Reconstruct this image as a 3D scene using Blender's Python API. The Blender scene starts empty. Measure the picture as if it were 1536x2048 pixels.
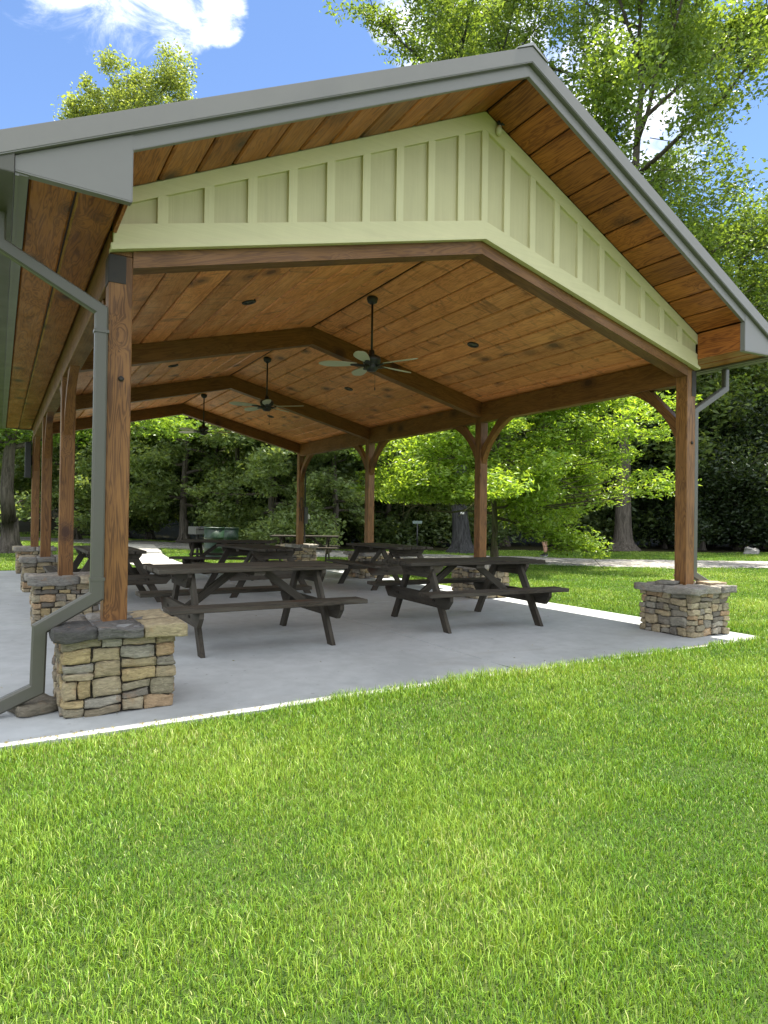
import bpy, bmesh, math, random
import numpy as np
from mathutils import Vector, Matrix, Euler
random.seed(7); RNG = np.random.default_rng(11)
sc = bpy.context.scene
col = sc.collection
PI = math.pi
R = math.radians

# ------------------------------------------------------------------ nodes
def mat(name):
    m = bpy.data.materials.new(name); m.use_nodes = True
    nt = m.node_tree
    for n in list(nt.nodes): nt.nodes.remove(n)
    return m, NT(nt)
class NT:
    def __init__(s, nt): s.nt = nt
    def n(s, typ, ins=None, **kw):
        nd = s.nt.nodes.new(typ)
        for k, v in kw.items(): setattr(nd, k, v)
        for k, v in (ins or {}).items():
            i = nd.inputs[k]
            if isinstance(v, tuple) and len(v) == 2 and hasattr(v[0], 'outputs'): s.nt.links.new(v[0].outputs[v[1]], i)
            elif hasattr(v, 'outputs'): s.nt.links.new(v.outputs[0], i)
            else: i.default_value = v
        return nd
    def math(s, op, a, b=0.0, c=0.0, clamp=False):
        return s.n('ShaderNodeMath', {0: a, 1: b, 2: c}, operation=op, use_clamp=clamp)
    def mix(s, f, a, b, mode='MIX'):
        nd = s.n('ShaderNodeMix', data_type='RGBA', blend_type=mode)
        for i, v in ((0, f), (6, a), (7, b)):
            if isinstance(v, tuple) and len(v) == 2 and hasattr(v[0], 'outputs'): s.nt.links.new(v[0].outputs[v[1]], nd.inputs[i])
            elif hasattr(v, 'outputs'): s.nt.links.new(v.outputs[2] if v.bl_idname == 'ShaderNodeMix' else v.outputs[0], nd.inputs[i])
            else: nd.inputs[i].default_value = v if not isinstance(v, tuple) or len(v) == 4 else (*v, 1)
        return nd
    def ramp(s, f, stops, interp='LINEAR'):
        nd = s.n('ShaderNodeValToRGB', {0: f}); cr = nd.color_ramp; cr.interpolation = interp
        while len(cr.elements) < len(stops): cr.elements.new(0.5)
        for e, (p, c) in zip(cr.elements, stops):
            e.position = p; e.color = c if len(c) == 4 else (*c, 1)
        return nd
    def noise(s, vec, scale, detail=4, rough=0.55, dist=0.0):
        return s.n('ShaderNodeTexNoise', {'Vector': vec, 'Scale': scale, 'Detail': detail, 'Roughness': rough, 'Distortion': dist})
    def vmul(s, vec, k):
        return s.n('ShaderNodeVectorMath', {0: vec, 1: k}, operation='MULTIPLY')
    def out(s, sh):
        o = s.n('ShaderNodeOutputMaterial'); s.nt.links.new(sh.outputs[0], o.inputs[0])
    def bsdf(s, color, rough=0.6, spec=0.4, metal=0.0, normal=None):
        nd = s.n('ShaderNodeBsdfPrincipled')
        for k, v in (('Base Color', color), ('Roughness', rough), ('Specular IOR Level', spec), ('Metallic', metal), ('Normal', normal)):
            if v is None: continue
            if hasattr(v, 'outputs'): s.nt.links.new(v.outputs[2] if v.bl_idname == 'ShaderNodeMix' else v.outputs[0], nd.inputs[k])
            else: nd.inputs[k].default_value = (*v, 1) if isinstance(v, tuple) and len(v) == 3 else v
        return nd
    def bump(s, h, strength=0.3, dist=0.01):
        return s.n('ShaderNodeBump', {'Height': h, 'Strength': strength, 'Distance': dist})
    def attr(s, name): return s.n('ShaderNodeAttribute', attribute_name=name)
    def obj(s): return (s.n('ShaderNodeTexCoord'), 'Object')

def wood(name, base, dark, knot=(0.05, 0.02, 0.01), rough=0.5, spec=0.35, knots=1.0, grey=None, grain=1.0, dirt=0.0):
    m, t = mat(name)
    gc = (t.attr('gc'), 'Vector'); tint = t.attr('tint')
    # knots warp the grain around them
    kv = t.vmul(gc, (2.4, 3.4, 3.4))
    vor = t.n('ShaderNodeTexVoronoi', {'Vector': kv, 'Scale': 1.0, 'Randomness': 1.0})
    kd = (vor, 'Distance')
    warp = t.math('MULTIPLY', t.n('ShaderNodeMapRange', {0: kd, 1: 0.0, 2: 0.4, 3: 1.0, 4: 0.0}, interpolation_type='SMOOTHSTEP'), 0.5)
    gv = t.vmul(gc, (0.5, 6.5, 6.5))
    gv2 = t.n('ShaderNodeVectorMath', {0: gv, 1: t.n('ShaderNodeCombineXYZ', {0: 0.0, 1: warp, 2: warp})}, operation='ADD')
    n1 = t.noise(gv2, 1.6, 3, 0.6, 1.0)
    rings = t.math('SINE', t.math('MULTIPLY', n1, 58.0))
    g1 = t.n('ShaderNodeMapRange', {0: rings, 1: -1.0, 2: 1.0, 3: 0.0, 4: 1.0})
    fine = t.noise(t.vmul(gc, (3.0, 160.0, 160.0)), 1.0, 2, 0.5)
    blot = t.noise(t.vmul(gc, (1.3, 4.0, 4.0)), 1.4, 4, 0.6)
    g1 = t.math('POWER', g1, 1.6)
    f = t.math('ADD', t.math('MULTIPLY', g1, 0.62 * grain), t.math('MULTIPLY', fine, 0.42 * grain))
    f = t.math('ADD', f, t.math('MULTIPLY', t.math('SUBTRACT', blot, 0.5), 1.1), clamp=True)
    c = t.mix(f, base, dark)
    c = t.mix(1.0, c, (tint, 'Color'), 'MULTIPLY')
    if grey:
        gn = t.n('ShaderNodeMapRange', {0: t.noise(t.vmul(gc, (1.0, 7.0, 7.0)), 1.3, 5, 0.65), 1: 0.35, 2: 0.68})
        c = t.mix(gn, c, grey)
    if knots:
        sel = t.math('GREATER_THAN', t.n('ShaderNodeSeparateColor', {0: (vor, 'Color')}), 1.0 - 0.55 * knots)
        km = t.n('ShaderNodeMapRange', {0: t.math('ADD', kd, t.math('MULTIPLY', t.math('SUBTRACT', blot, 0.5), 0.12)), 1: 0.13, 2: 0.21, 3: 1.0, 4: 0.0}, interpolation_type='SMOOTHSTEP')
        halo = t.n('ShaderNodeMapRange', {0: kd, 1: 0.16, 2: 0.42, 3: 0.55, 4: 0.0}, interpolation_type='SMOOTHSTEP')
        kk = t.math('MULTIPLY', t.math('MAXIMUM', t.math('MULTIPLY', km, 0.9), halo), sel)
        c = t.mix(kk, c, knot)
    if dirt:
        d = t.noise(t.vmul(gc, (9.0, 2.2, 2.2)), 1.0, 5, 0.62, 0.8)
        dm = t.n('ShaderNodeMapRange', {0: d, 1: 0.56, 2: 0.74, 3: 0.0, 4: dirt})
        c = t.mix(dm, c, (0.045, 0.022, 0.012))
    if grey:
        ov = t.n('ShaderNodeMapRange', {0: (t.n('ShaderNodeObjectInfo'), 'Random'), 3: 0.72, 4: 1.35})
        c = t.mix(1.0, c, t.n('ShaderNodeCombineColor', {0: ov, 1: ov, 2: ov}), 'MULTIPLY')
    bh = t.math('ADD', t.math('MULTIPLY', fine, 0.6), t.math('MULTIPLY', g1, 0.4))
    rr = t.n('ShaderNodeMapRange', {0: blot, 1: 0.3, 2: 0.7, 3: rough - 0.1, 4: rough + 0.12})
    t.out(t.bsdf(c, rr, spec, normal=t.bump(bh, 0.25, 0.003)))
    return m

def plain(name, colr, rough=0.5, spec=0.4, metal=0.0, var=0.12, scale=6.0, bump=0.0):
    m, t = mat(name)
    n = t.noise(t.obj(), scale, 5, 0.6)
    v = t.n('ShaderNodeMapRange', {0: n, 1: 0.3, 2: 0.7, 3: 1 - var, 4: 1 + var})
    c = t.mix(1.0, colr, t.n('ShaderNodeCombineColor', {0: v, 1: v, 2: v}), 'MULTIPLY')
    rr = t.n('ShaderNodeMapRange', {0: n, 1: 0.3, 2: 0.7, 3: max(0.05, rough - 0.08), 4: rough + 0.08})
    nm = t.bump(t.noise(t.obj(), scale * 12, 4, 0.6), bump, 0.004) if bump else None
    t.out(t.bsdf(c, rr, spec, metal, nm))
    return m

def leafmat(name, trans=0.35, rough=0.42, spec=0.5):
    m, t = mat(name)
    c = (t.attr('col'), 'Color')
    p = t.n('ShaderNodeBsdfPrincipled', {'Base Color': c, 'Roughness': rough, 'Specular IOR Level': spec})
    tc = t.mix(1.0, c, (1.5, 1.35, 0.55), 'MULTIPLY')
    tr = t.n('ShaderNodeBsdfTranslucent'); t.nt.links.new(tc.outputs[2], tr.inputs[0])
    ms = t.n('ShaderNodeMixShader', {0: trans})
    t.nt.links.new(p.outputs[0], ms.inputs[1]); t.nt.links.new(tr.outputs[0], ms.inputs[2])
    t.out(ms); return m

M = {}
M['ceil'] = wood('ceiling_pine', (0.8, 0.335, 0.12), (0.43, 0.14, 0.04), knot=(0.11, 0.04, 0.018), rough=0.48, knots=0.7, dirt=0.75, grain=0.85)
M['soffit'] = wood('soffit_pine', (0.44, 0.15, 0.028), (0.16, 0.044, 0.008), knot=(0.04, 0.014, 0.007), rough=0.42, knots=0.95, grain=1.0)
M['beam'] = wood('beam_timber', (0.21, 0.094, 0.024), (0.09, 0.036, 0.009), rough=0.5, knots=0.35, grain=0.9)
M['post'] = wood('post_timber', (0.245, 0.115, 0.032), (0.1, 0.043, 0.012), rough=0.5, knots=0.4, grain=1.15)
M['table'] = wood('weathered_timber', (0.05, 0.039, 0.025), (0.011, 0.0085, 0.006), rough=0.75, spec=0.25, knots=0.3, grey=(0.068, 0.061, 0.047), grain=1.1)
M['metal'] = plain('trim_metal', (0.18, 0.175, 0.162), 0.38, 0.5, 0.0, 0.05, 3)
M['spout'] = plain('bronze_metal', (0.085, 0.083, 0.064), 0.42, 0.5, 0.0, 0.06, 3)
M['roofm'] = plain('roof_metal', (0.3, 0.3, 0.29), 0.4, 0.5, 0.3, 0.06, 2)
M['black'] = plain('black_metal', (0.018, 0.018, 0.018), 0.45, 0.5, 0.0, 0.2, 8)
M['blade'] = plain('fan_blade_paint', (0.5, 0.49, 0.38), 0.4, 0.4, 0.0, 0.05, 5)
M['white'] = plain('white_plastic', (0.75, 0.74, 0.7), 0.4, 0.4, 0.0, 0.04, 5)
M['cream'] = plain('cream_plastic', (0.6, 0.56, 0.4), 0.4, 0.4, 0.0, 0.06, 9)
M['grey'] = plain('grey_enamel', (0.07, 0.073, 0.07), 0.5, 0.4, 0.0, 0.08, 5)
M['green'] = plain('green_drum_paint', (0.012, 0.034, 0.018), 0.4, 0.45, 0.0, 0.25, 5)
M['dark'] = plain('dark_box', (0.03, 0.03, 0.03), 0.6, 0.3, 0.0, 0.2, 6)
M['plate'] = plain('blackened_steel', (0.03, 0.025, 0.02), 0.6, 0.3, 0.0, 0.3, 9)
M['skin'] = plain('skin', (0.42, 0.24, 0.16), 0.55, 0.4, 0.0, 0.08, 9)
M['cloth'] = plain('dark_cloth', (0.03, 0.035, 0.05), 0.9, 0.1, 0.0, 0.2, 14)
M['shirt'] = plain('grey_green_cloth', (0.08, 0.1, 0.07), 0.9, 0.1, 0.0, 0.15, 14)
M['shoe'] = plain('black_shoe', (0.02, 0.02, 0.022), 0.6, 0.3, 0.0, 0.2, 20)
M['sole'] = plain('white_sole', (0.6, 0.6, 0.58), 0.6, 0.3, 0.0, 0.1, 20)
M['hair'] = plain('brown_hair', (0.05, 0.03, 0.02), 0.6, 0.3, 0.0, 0.3, 40)
M['lamp'] = plain('lamp_glass', (0.09, 0.085, 0.075), 0.2, 0.5, 0.0, 0.1, 20)
M['red'] = plain('red_brown_boards', (0.28, 0.07, 0.03), 0.7, 0.3, 0.0, 0.3, 3)

def m_siding(name, colr):
    m, t = mat(name)
    gc = (t.attr('gc'), 'Vector')
    g = t.noise(t.vmul(gc, (1.2, 34.0, 34.0)), 1.0, 4, 0.6, 1.2)
    n = t.noise(t.obj(), 2.2, 4, 0.6)
    v = t.n('ShaderNodeMapRange', {0: t.math('ADD', t.math('MULTIPLY', g, 0.4), t.math('MULTIPLY', n, 0.6)), 1: 0.3, 2: 0.7, 3: 0.9, 4: 1.08})
    c = t.mix(1.0, colr, t.n('ShaderNodeCombineColor', {0: v, 1: v, 2: v}), 'MULTIPLY')
    t.out(t.bsdf(c, 0.55, 0.35, normal=t.bump(g, 0.35, 0.004)))
    return m
M['siding'] = m_siding('sage_panel', (0.51, 0.475, 0.27)); M['sidetrim'] = m_siding('sage_trim', (0.61, 0.575, 0.34))

def m_concrete(name='concrete', base=(0.465, 0.485, 0.475), dk=(0.345, 0.36, 0.35)):
    m, t = mat(name)
    o = t.obj()
    n = t.noise(o, 0.7, 6, 0.62, 0.6); n2 = t.noise(o, 7.0, 5, 0.65); n3 = t.noise(o, 90.0, 2, 0.5)
    f = t.math('ADD', t.math('MULTIPLY', n, 0.65), t.math('MULTIPLY', n2, 0.35))
    c = t.mix(t.n('ShaderNodeMapRange', {0: f, 1: 0.38, 2: 0.62}), base, dk)
    spots = t.n('ShaderNodeMapRange', {0: t.noise(o, 16.0, 3, 0.5), 1: 0.68, 2: 0.74, 3: 0.0, 4: 0.5})
    c = t.mix(spots, c, (0.17, 0.165, 0.15))
    stain = t.n('ShaderNodeMapRange', {0: t.noise(t.vmul(o, (0.5, 1.6, 1.0)), 1.1, 5, 0.6, 1.5), 1: 0.58, 2: 0.75, 3: 0.0, 4: 0.35})
    c = t.mix(stain, c, (0.26, 0.24, 0.2))
    t.out(t.bsdf(c, 0.72, 0.3, normal=t.bump(t.math('ADD', n3, n2), 0.2, 0.004)))
    return m
M['concrete'] = m_concrete()
M['pathc'] = m_concrete('pale_concrete', (0.52, 0.5, 0.46), (0.4, 0.385, 0.35))

def m_stone():
    m, t = mat('ledge_stone')
    c0 = (t.attr('col'), 'Color'); o = t.obj()
    n = t.noise(o, 11.0, 6, 0.65, 0.8); n2 = t.noise(t.vmul(o, (1, 1, 3.5)), 20.0, 6, 0.7, 1.0)
    v = t.n('ShaderNodeMapRange', {0: n2, 1: 0.3, 2: 0.7, 3: 0.5, 4: 1.35})
    c = t.mix(1.0, c0, t.n('ShaderNodeCombineColor', {0: v, 1: v, 2: v}), 'MULTIPLY')
    rust = t.n('ShaderNodeMapRange', {0: n, 1: 0.56, 2: 0.74, 3: 0.0, 4: 0.45})
    c = t.mix(rust, c, (0.3, 0.16, 0.07))
    li = t.n('ShaderNodeMapRange', {0: t.noise(o, 27.0, 5, 0.7), 1: 0.62, 2: 0.72, 3: 0.0, 4: 0.55})
    c = t.mix(li, c, (0.36, 0.36, 0.32))
    t.out(t.bsdf(c, 0.82, 0.25, normal=t.bump(t.math('ADD', n2, t.math('MULTIPLY', n, 0.7)), 0.75, 0.012)))
    return m
M['stone'] = m_stone()

def m_bark(name, a, b, moss=None):
    m, t = mat(name)
    o = t.obj()
    n = t.noise(t.vmul(o, (1, 1, 0.16)), 13.0, 6, 0.68, 0.7)
    c = t.mix(t.n('ShaderNodeMapRange', {0: n, 1: 0.36, 2: 0.64}), b, a)
    if moss:
        c = t.mix(t.n('ShaderNodeMapRange', {0: t.noise(o, 3.0, 5, 0.7), 1: 0.42, 2: 0.62}), c, moss)
    t.out(t.bsdf(c, 0.85, 0.2, normal=t.bump(n, 0.9, 0.04)))
    return m
M['bark'] = m_bark('grey_bark', (0.15, 0.13, 0.105), (0.045, 0.038, 0.03))
M['barkd'] = m_bark('dark_bark', (0.075, 0.075, 0.075), (0.018, 0.018, 0.018))
M['barkm'] = m_bark('mossy_bark', (0.13, 0.11, 0.07), (0.05, 0.04, 0.025), (0.09, 0.1, 0.035))

def m_ground():
    m, t = mat('lawn_soil')
    o = t.obj()
    n = t.noise(o, 0.35, 5, 0.6); n2 = t.noise(o, 3.0, 6, 0.7); n3 = t.noise(o, 45.0, 4, 0.7)
    c = t.mix(t.n('ShaderNodeMapRange', {0: n2, 1: 0.35, 2: 0.65}), (0.035, 0.07, 0.014), (0.065, 0.105, 0.022))
    c = t.mix(t.n('ShaderNodeMapRange', {0: n, 1: 0.52, 2: 0.7, 3: 0.0, 4: 0.6}), c, (0.19, 0.19, 0.06))
    c = t.mix(t.n('ShaderNodeMapRange', {0: n3, 1: 0.35, 2: 0.6, 3: 0.55, 4: 0.0}), c, (0.03, 0.05, 0.012))
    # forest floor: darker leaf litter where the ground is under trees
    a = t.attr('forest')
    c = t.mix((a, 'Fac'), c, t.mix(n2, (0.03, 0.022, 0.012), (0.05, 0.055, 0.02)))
    t.out(t.bsdf(c, 0.9, 0.15, normal=t.bump(t.math('ADD', n3, n2), 0.8, 0.05)))
    return m
M['ground'] = m_ground()

def m_gravel():
    m, t = mat('gravel')
    o = t.obj()
    v = t.n('ShaderNodeTexVoronoi', {'Vector': o, 'Scale': 16.0})
    v2 = t.n('ShaderNodeTexVoronoi', {'Vector': o, 'Scale': 4.5})
    g = t.n('ShaderNodeSeparateColor', {0: (v, 'Color')})
    g2 = t.n('ShaderNodeSeparateColor', {0: (v2, 'Color')})
    f = t.math('ADD', t.math('MULTIPLY', g, 0.6), t.math('MULTIPLY', g2, 0.4))
    c = t.ramp(f, [(0.0, (0.05, 0.048, 0.045)), (0.45, (0.24, 0.23, 0.21)), (1.0, (0.52, 0.5, 0.46))])
    n = t.n('ShaderNodeMapRange', {0: t.noise(o, 0.6, 5, 0.6), 1: 0.5, 2: 0.7, 3: 0.0, 4: 0.5})
    c = t.mix(n, c, (0.22, 0.19, 0.14))
    t.out(t.bsdf(c, 0.85, 0.2, normal=t.bump(t.math('SUBTRACT', 1.0, (v, 'Distance')), 1.0, 0.03)))
    return m
M['gravel'] = m_gravel()
M['leaf'] = leafmat('leaf', 0.5, 0.34, 0.5)
M['grass'] = leafmat('grass_blade', 0.25, 0.42, 0.35)

# ------------------------------------------------------------------ objects
def tag(o, label=None, cat=None, group=None, kind=None):
    for k, v in (('label', label), ('category', cat), ('group', group), ('kind', kind)):
        if v: o[k] = v
    return o
def thing(name, label, cat, loc=(0, 0, 0), rz=0.0, group=None):
    o = bpy.data.objects.new(name, None); col.objects.link(o)
    o.empty_display_size = 0.1
    o.location = loc; o.rotation_euler = (0, 0, rz)
    return tag(o, label, cat, group)
def link(name, me, m=None, parent=None):
    o = bpy.data.objects.new(name, me); col.objects.link(o)
    if m is not None and not me.materials: me.materials.append(m)
    if parent is not None: o.parent = parent
    return o
def kids(o): return [c for c in bpy.data.objects if c.parent == o]
def dup(root, loc=None, rz=None, scale=None, label=None, group=None, kmap=None):
    r = root.copy(); col.objects.link(r)
    if loc is not None: r.location = loc
    if rz is not None: r.rotation_euler = (0, 0, rz)
    if scale is not None: r.scale = (scale,) * 3 if not hasattr(scale, '__len__') else scale
    if label: r['label'] = label
    if group: r['group'] = group
    for ch in kids(root):
        c = ch.copy(); col.objects.link(c); c.parent = r
        for g in kids(ch):
            d = g.copy(); col.objects.link(d); d.parent = c
    return r

class MB:
    """collects boxes / prisms / tubes with grain coordinates and a tint per piece"""
    def __init__(s): s.v = []; s.f = []; s.gc = []; s.t = []; s.sm = []
    def add(s, vs, fs, gcs=None, tint=(1, 1, 1), smooth=False):
        b = len(s.v); s.v += [tuple(p) for p in vs]
        s.f += [tuple(i + b for i in f) for f in fs]
        s.sm += [smooth] * len(fs)
        if gcs is None: gcs = vs
        off = (random.uniform(0, 90), random.uniform(0, 90), random.uniform(0, 90))
        s.gc += [(g[0] + off[0], g[1] + off[1], g[2] + off[2]) for g in gcs]
        s.t += [tint] * len(vs)
    def box(s, lo, hi, grain=0, var=0.12, mtx=None, tint=None, bev=0.0):
        x0, y0, z0 = lo; x1, y1, z1 = hi
        if bev > 0:
            bm = bmesh.new()
            bmesh.ops.create_cube(bm, size=1.0)
            for v in bm.verts:
                v.co = Vector(((x0 + x1) / 2 + v.co.x * (x1 - x0), (y0 + y1) / 2 + v.co.y * (y1 - y0), (z0 + z1) / 2 + v.co.z * (z1 - z0)))
            bmesh.ops.bevel(bm, geom=bm.edges[:], offset=bev, segments=1, affect='EDGES', clamp_overlap=True)
            bm.verts.index_update()
            vs = [tuple(v.co) for v in bm.verts]; fs = [tuple(v.index for v in f.verts) for f in bm.faces]; bm.free()
        else:
            vs = [(x0, y0, z0), (x1, y0, z0), (x1, y1, z0), (x0, y1, z0), (x0, y0, z1), (x1, y0, z1), (x1, y1, z1), (x0, y1, z1)]
            fs = [(0, 3, 2, 1), (4, 5, 6, 7), (0, 1, 5, 4), (1, 2, 6, 5), (2, 3, 7, 6), (3, 0, 4, 7)]
        g = [(p[grain], p[(grain + 1) % 3], p[(grain + 2) % 3]) for p in vs]
        if mtx is not None: vs = [tuple(mtx @ Vector(p)) for p in vs]
        k = random.uniform(1 - var, 1 + var); w = random.uniform(-0.03, 0.03)
        s.add(vs, fs, g, tint or (k * (1 + w), k, k * (1 - w)))
    def prism(s, poly, axis, a, b, grain=None, var=0.1, tint=None, mtx=None):
        """poly: 2-D points on the plane across axis ('x': (y,z), 'y': (x,z), 'z': (x,y)), extruded from a to b"""
        def P(u, v, w): return {'x': (w, u, v), 'y': (u, w, v), 'z': (u, v, w)}[axis]
        n = len(poly)
        vs = [P(u, v, a) for u, v in poly] + [P(u, v, b) for u, v in poly]
        area = sum(poly[i][0] * poly[(i + 1) % n][1] - poly[(i + 1) % n][0] * poly[i][1] for i in range(n))
        flip = (area < 0) != (axis == 'y')
        fs = [tuple(reversed(range(n))), tuple(range(n, 2 * n))] + [(i, (i + 1) % n, n + (i + 1) % n, n + i) for i in range(n)]
        if flip: fs = [tuple(reversed(f)) for f in fs]
        gi = grain if grain is not None else 'xyz'.index(axis)
        if isinstance(gi, tuple):  # grain along a direction
            d = Vector(gi).normalized(); q = d.cross(Vector((0, 0, 1))) if abs(d.z) < 0.9 else d.cross(Vector((1, 0, 0)))
            q.normalize(); w_ = d.cross(q)
            g = [(Vector(p).dot(d), Vector(p).dot(q), Vector(p).dot(w_)) for p in vs]
        else:
            g = [(p[gi], p[(gi + 1) % 3], p[(gi + 2) % 3]) for p in vs]
        k = random.uniform(1 - var, 1 + var)
        if mtx is not None: vs = [tuple(mtx @ Vector(p)) for p in vs]
        s.add(vs, fs, g, tint or (k, k, k))
    def lathe(s, prof, c=(0, 0, 0), seg=24, tint=(1, 1, 1), mtx=None):
        """prof: (radius, z) list"""
        vs = []; fs = []
        for r, z in prof:
            for k in range(seg):
                a = 2 * PI * k / seg; vs.append((c[0] + r * math.cos(a), c[1] + r * math.sin(a), c[2] + z))
        for i in range(len(prof) - 1):
            for k in range(seg):
                k2 = (k + 1) % seg
                fs.append((i * seg + k, i * seg + k2, (i + 1) * seg + k2, (i + 1) * seg + k))
        fs.append(tuple(reversed(range(seg)))); fs.append(tuple(range((len(prof) - 1) * seg, len(prof) * seg)))
        if mtx is not None: vs = [tuple(mtx @ Vector(p)) for p in vs]
        s.add(vs, fs, None, tint, True)
    def tube(s, pts, rad, seg=8, tint=(1, 1, 1), close=True):
        pts = [Vector(p) for p in pts]; n = len(pts)
        if not hasattr(rad, '__len__'): rad = [rad] * n
        vs = []; fs = []
        ref = Vector((0.31, 0.87, 0.2))
        for i, p in enumerate(pts):
            d = (pts[min(i + 1, n - 1)] - pts[max(i - 1, 0)]).normalized()
            a = d.cross(ref); 
            if a.length < 1e-3: a = d.cross(Vector((1, 0, 0)))
            a.normalize(); b = d.cross(a); ref = -b.cross(d) if False else ref
            for k in range(seg):
                t = 2 * PI * k / seg; vs.append(p + (a * math.cos(t) + b * math.sin(t)) * rad[i])
        for i in range(n - 1):
            for k in range(seg):
                k2 = (k + 1) % seg
                fs.append((i * seg + k, i * seg + k2, (i + 1) * seg + k2, (i + 1) * seg + k))
        if close: fs.append(tuple(reversed(range(seg)))); fs.append(tuple(range((n - 1) * seg, n * seg)))
        s.add(vs, fs, None, tint, True)
    def rectpipe(s, pts, w, d, n=(0, 1, 0), tint=(1, 1, 1)):
        """rectangular pipe along pts lying in the plane across n; mitred"""
        pts = [Vector(p) for p in pts]; N = Vector(n); vs = []; fs = []
        for i, p in enumerate(pts):
            d0 = (p - pts[i - 1]).normalized() if i else (pts[1] - p).normalized()
            d1 = (pts[i + 1] - p).normalized() if i < len(pts) - 1 else d0
            t = (d0 + d1).normalized(); side = t.cross(N).normalized()
            k = 1 / max(0.3, t.dot(d0)); h = w / 2 * k; e = 0.012
            for a, b in ((-h + e, -d / 2), (h - e, -d / 2), (h, -d / 2 + e), (h, d / 2 - e), (h - e, d / 2), (-h + e, d / 2), (-h, d / 2 - e), (-h, -d / 2 + e)):
                vs.append(p + side * a + N * b)
        for i in range(len(pts) - 1):
            for k in range(8):
                k2 = (k + 1) % 8
                fs.append((i * 8 + k, i * 8 + k2, (i + 1) * 8 + k2, (i + 1) * 8 + k))
        fs.append(tuple(reversed(range(8)))); fs.append(tuple(range(len(vs) - 8, len(vs))))
        s.add(vs, fs, None, tint)
    def mesh(s, name):
        me = bpy.data.meshes.new(name)
        me.from_pydata(s.v, [], s.f); 
        me.attributes.new('gc', 'FLOAT_VECTOR', 'POINT').data.foreach_set('vector', np.array(s.gc, dtype=np.float32).ravel())
        tt = np.ones((len(s.v), 4), dtype=np.float32); tt[:, :3] = np.array(s.t, dtype=np.float32)
        me.attributes.new('tint', 'FLOAT_COLOR', 'POINT').data.foreach_set('color', tt.ravel())
        me.polygons.foreach_set('use_smooth', s.sm)
        bm = bmesh.new(); bm.from_mesh(me); bmesh.ops.recalc_face_normals(bm, faces=bm.faces[:]); bm.to_mesh(me); bm.free()
        me.update(); return me
    def build(s, name, m, parent=None): return link(name, s.mesh(name), m, parent)

# ------------------------------------------------------------------ camera
CAM = np.array([-0.666, -4.6231, 1.2155]); YAW, PITCH, ROLL, FPX = 0.5315, 0.0096, 0.0136, 1312.94
fw = Vector((math.sin(YAW) * math.cos(PITCH), math.cos(YAW) * math.cos(PITCH), math.sin(PITCH)))
rt = Vector((math.cos(YAW), -math.sin(YAW), 0)); up = rt.cross(fw)
r2 = rt * math.cos(ROLL) + up * math.sin(ROLL); u2 = -rt * math.sin(ROLL) + up * math.cos(ROLL)
cam = bpy.data.cameras.new('camera'); camo = bpy.data.objects.new('camera', cam); col.objects.link(camo)
camo.matrix_world = Matrix(((r2.x, u2.x, -fw.x, CAM[0]), (r2.y, u2.y, -fw.y, CAM[1]), (r2.z, u2.z, -fw.z, CAM[2]), (0, 0, 0, 1)))
cam.sensor_fit = 'VERTICAL'; cam.sensor_height = 36.0; cam.lens = FPX / 2048 * 36.0
cam.clip_start = 0.05; cam.clip_end = 1000
sc.camera = camo
FH = Vector((math.sin(YAW), math.cos(YAW))); RH = Vector((math.cos(YAW), -math.sin(YAW)))
def at(px, D):
    """ground position seen at photo column px, D metres ahead"""
    l = (px - 768) / FPX * D
    return (CAM[0] + FH.x * D + RH.x * l, CAM[1] + FH.y * D + RH.y * l)

# ------------------------------------------------------------------ terrain
W = 5.95; CX = W / 2; YF = [0.0, 3.6, 7.226, 10.832]; HP = 0.532; S = 0.073
def hgt(x, y):
    x = np.asarray(x, float); y = np.asarray(y, float)
    dx = np.maximum(np.maximum(-0.8 - x, x - 6.5), 0); dy = np.maximum(np.maximum(-0.7 - y, y - 11.5), 0)
    d = np.hypot(dx, dy)
    e0 = np.clip((x - 0.3) / 1.6, 0, 1) * np.clip((0.2 - y) / 0.3, 0, 1)
    z = -0.028 + 0.026 * e0 - 0.05 * np.clip(d / 4, 0, 1)
    z = z - 0.12 * np.clip((-0.9 - y) / 4.0, 0, 1)
    D = (x - CAM[0]) * FH.x + (y - CAM[1]) * FH.y; L = (x - CAM[0]) * RH.x + (y - CAM[1]) * RH.y
    e = np.clip((D - 40 - 0.1 * L) / 40, 0, 1)
    z = z + 13 * e * e * (3 - 2 * e)
    z = z + 0.02 * np.sin(x * 0.9 + 1.3) * np.sin(y * 0.7) * np.clip(d / 3, 0, 1)
    return z
GRAV = [(44, -7), (30, 0.6), (24.5, 4.2), (19.3, 7.3), (14.6, 10.6), (11.2, 14.4), (8.6, 18.6), (6.2, 23.6), (3.4, 29.5), (-1.0, 35), (-8, 40)]
def spline(P, n):
    P = np.array(P, float); t = np.linspace(0, len(P) - 1, n); i = np.clip(t.astype(int), 0, len(P) - 2); u = (t - i)[:, None]
    p0 = P[np.maximum(i - 1, 0)]; p1 = P[i]; p2 = P[i + 1]; p3 = P[np.minimum(i + 2, len(P) - 1)]
    return 0.5 * ((2 * p1) + (-p0 + p2) * u + (2 * p0 - 5 * p1 + 4 * p2 - p3) * u ** 2 + (-p0 + 3 * p1 - 3 * p2 + p3) * u ** 3)
GC = spline(GRAV, 180); GW = 2.1
def gdist(x, y):
    x = np.asarray(x); y = np.asarray(y); out = np.full(x.shape, 1e9)
    for p in GC[::2]: out = np.minimum(out, np.hypot(x - p[0], y - p[1]))
    return out
PATH = [(2.9, 11.3), (3.0, 14), (3.3, 17), (3.9, 20.5), (4.6, 25)]
PCV = spline(PATH, 40); PW = 0.72
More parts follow.
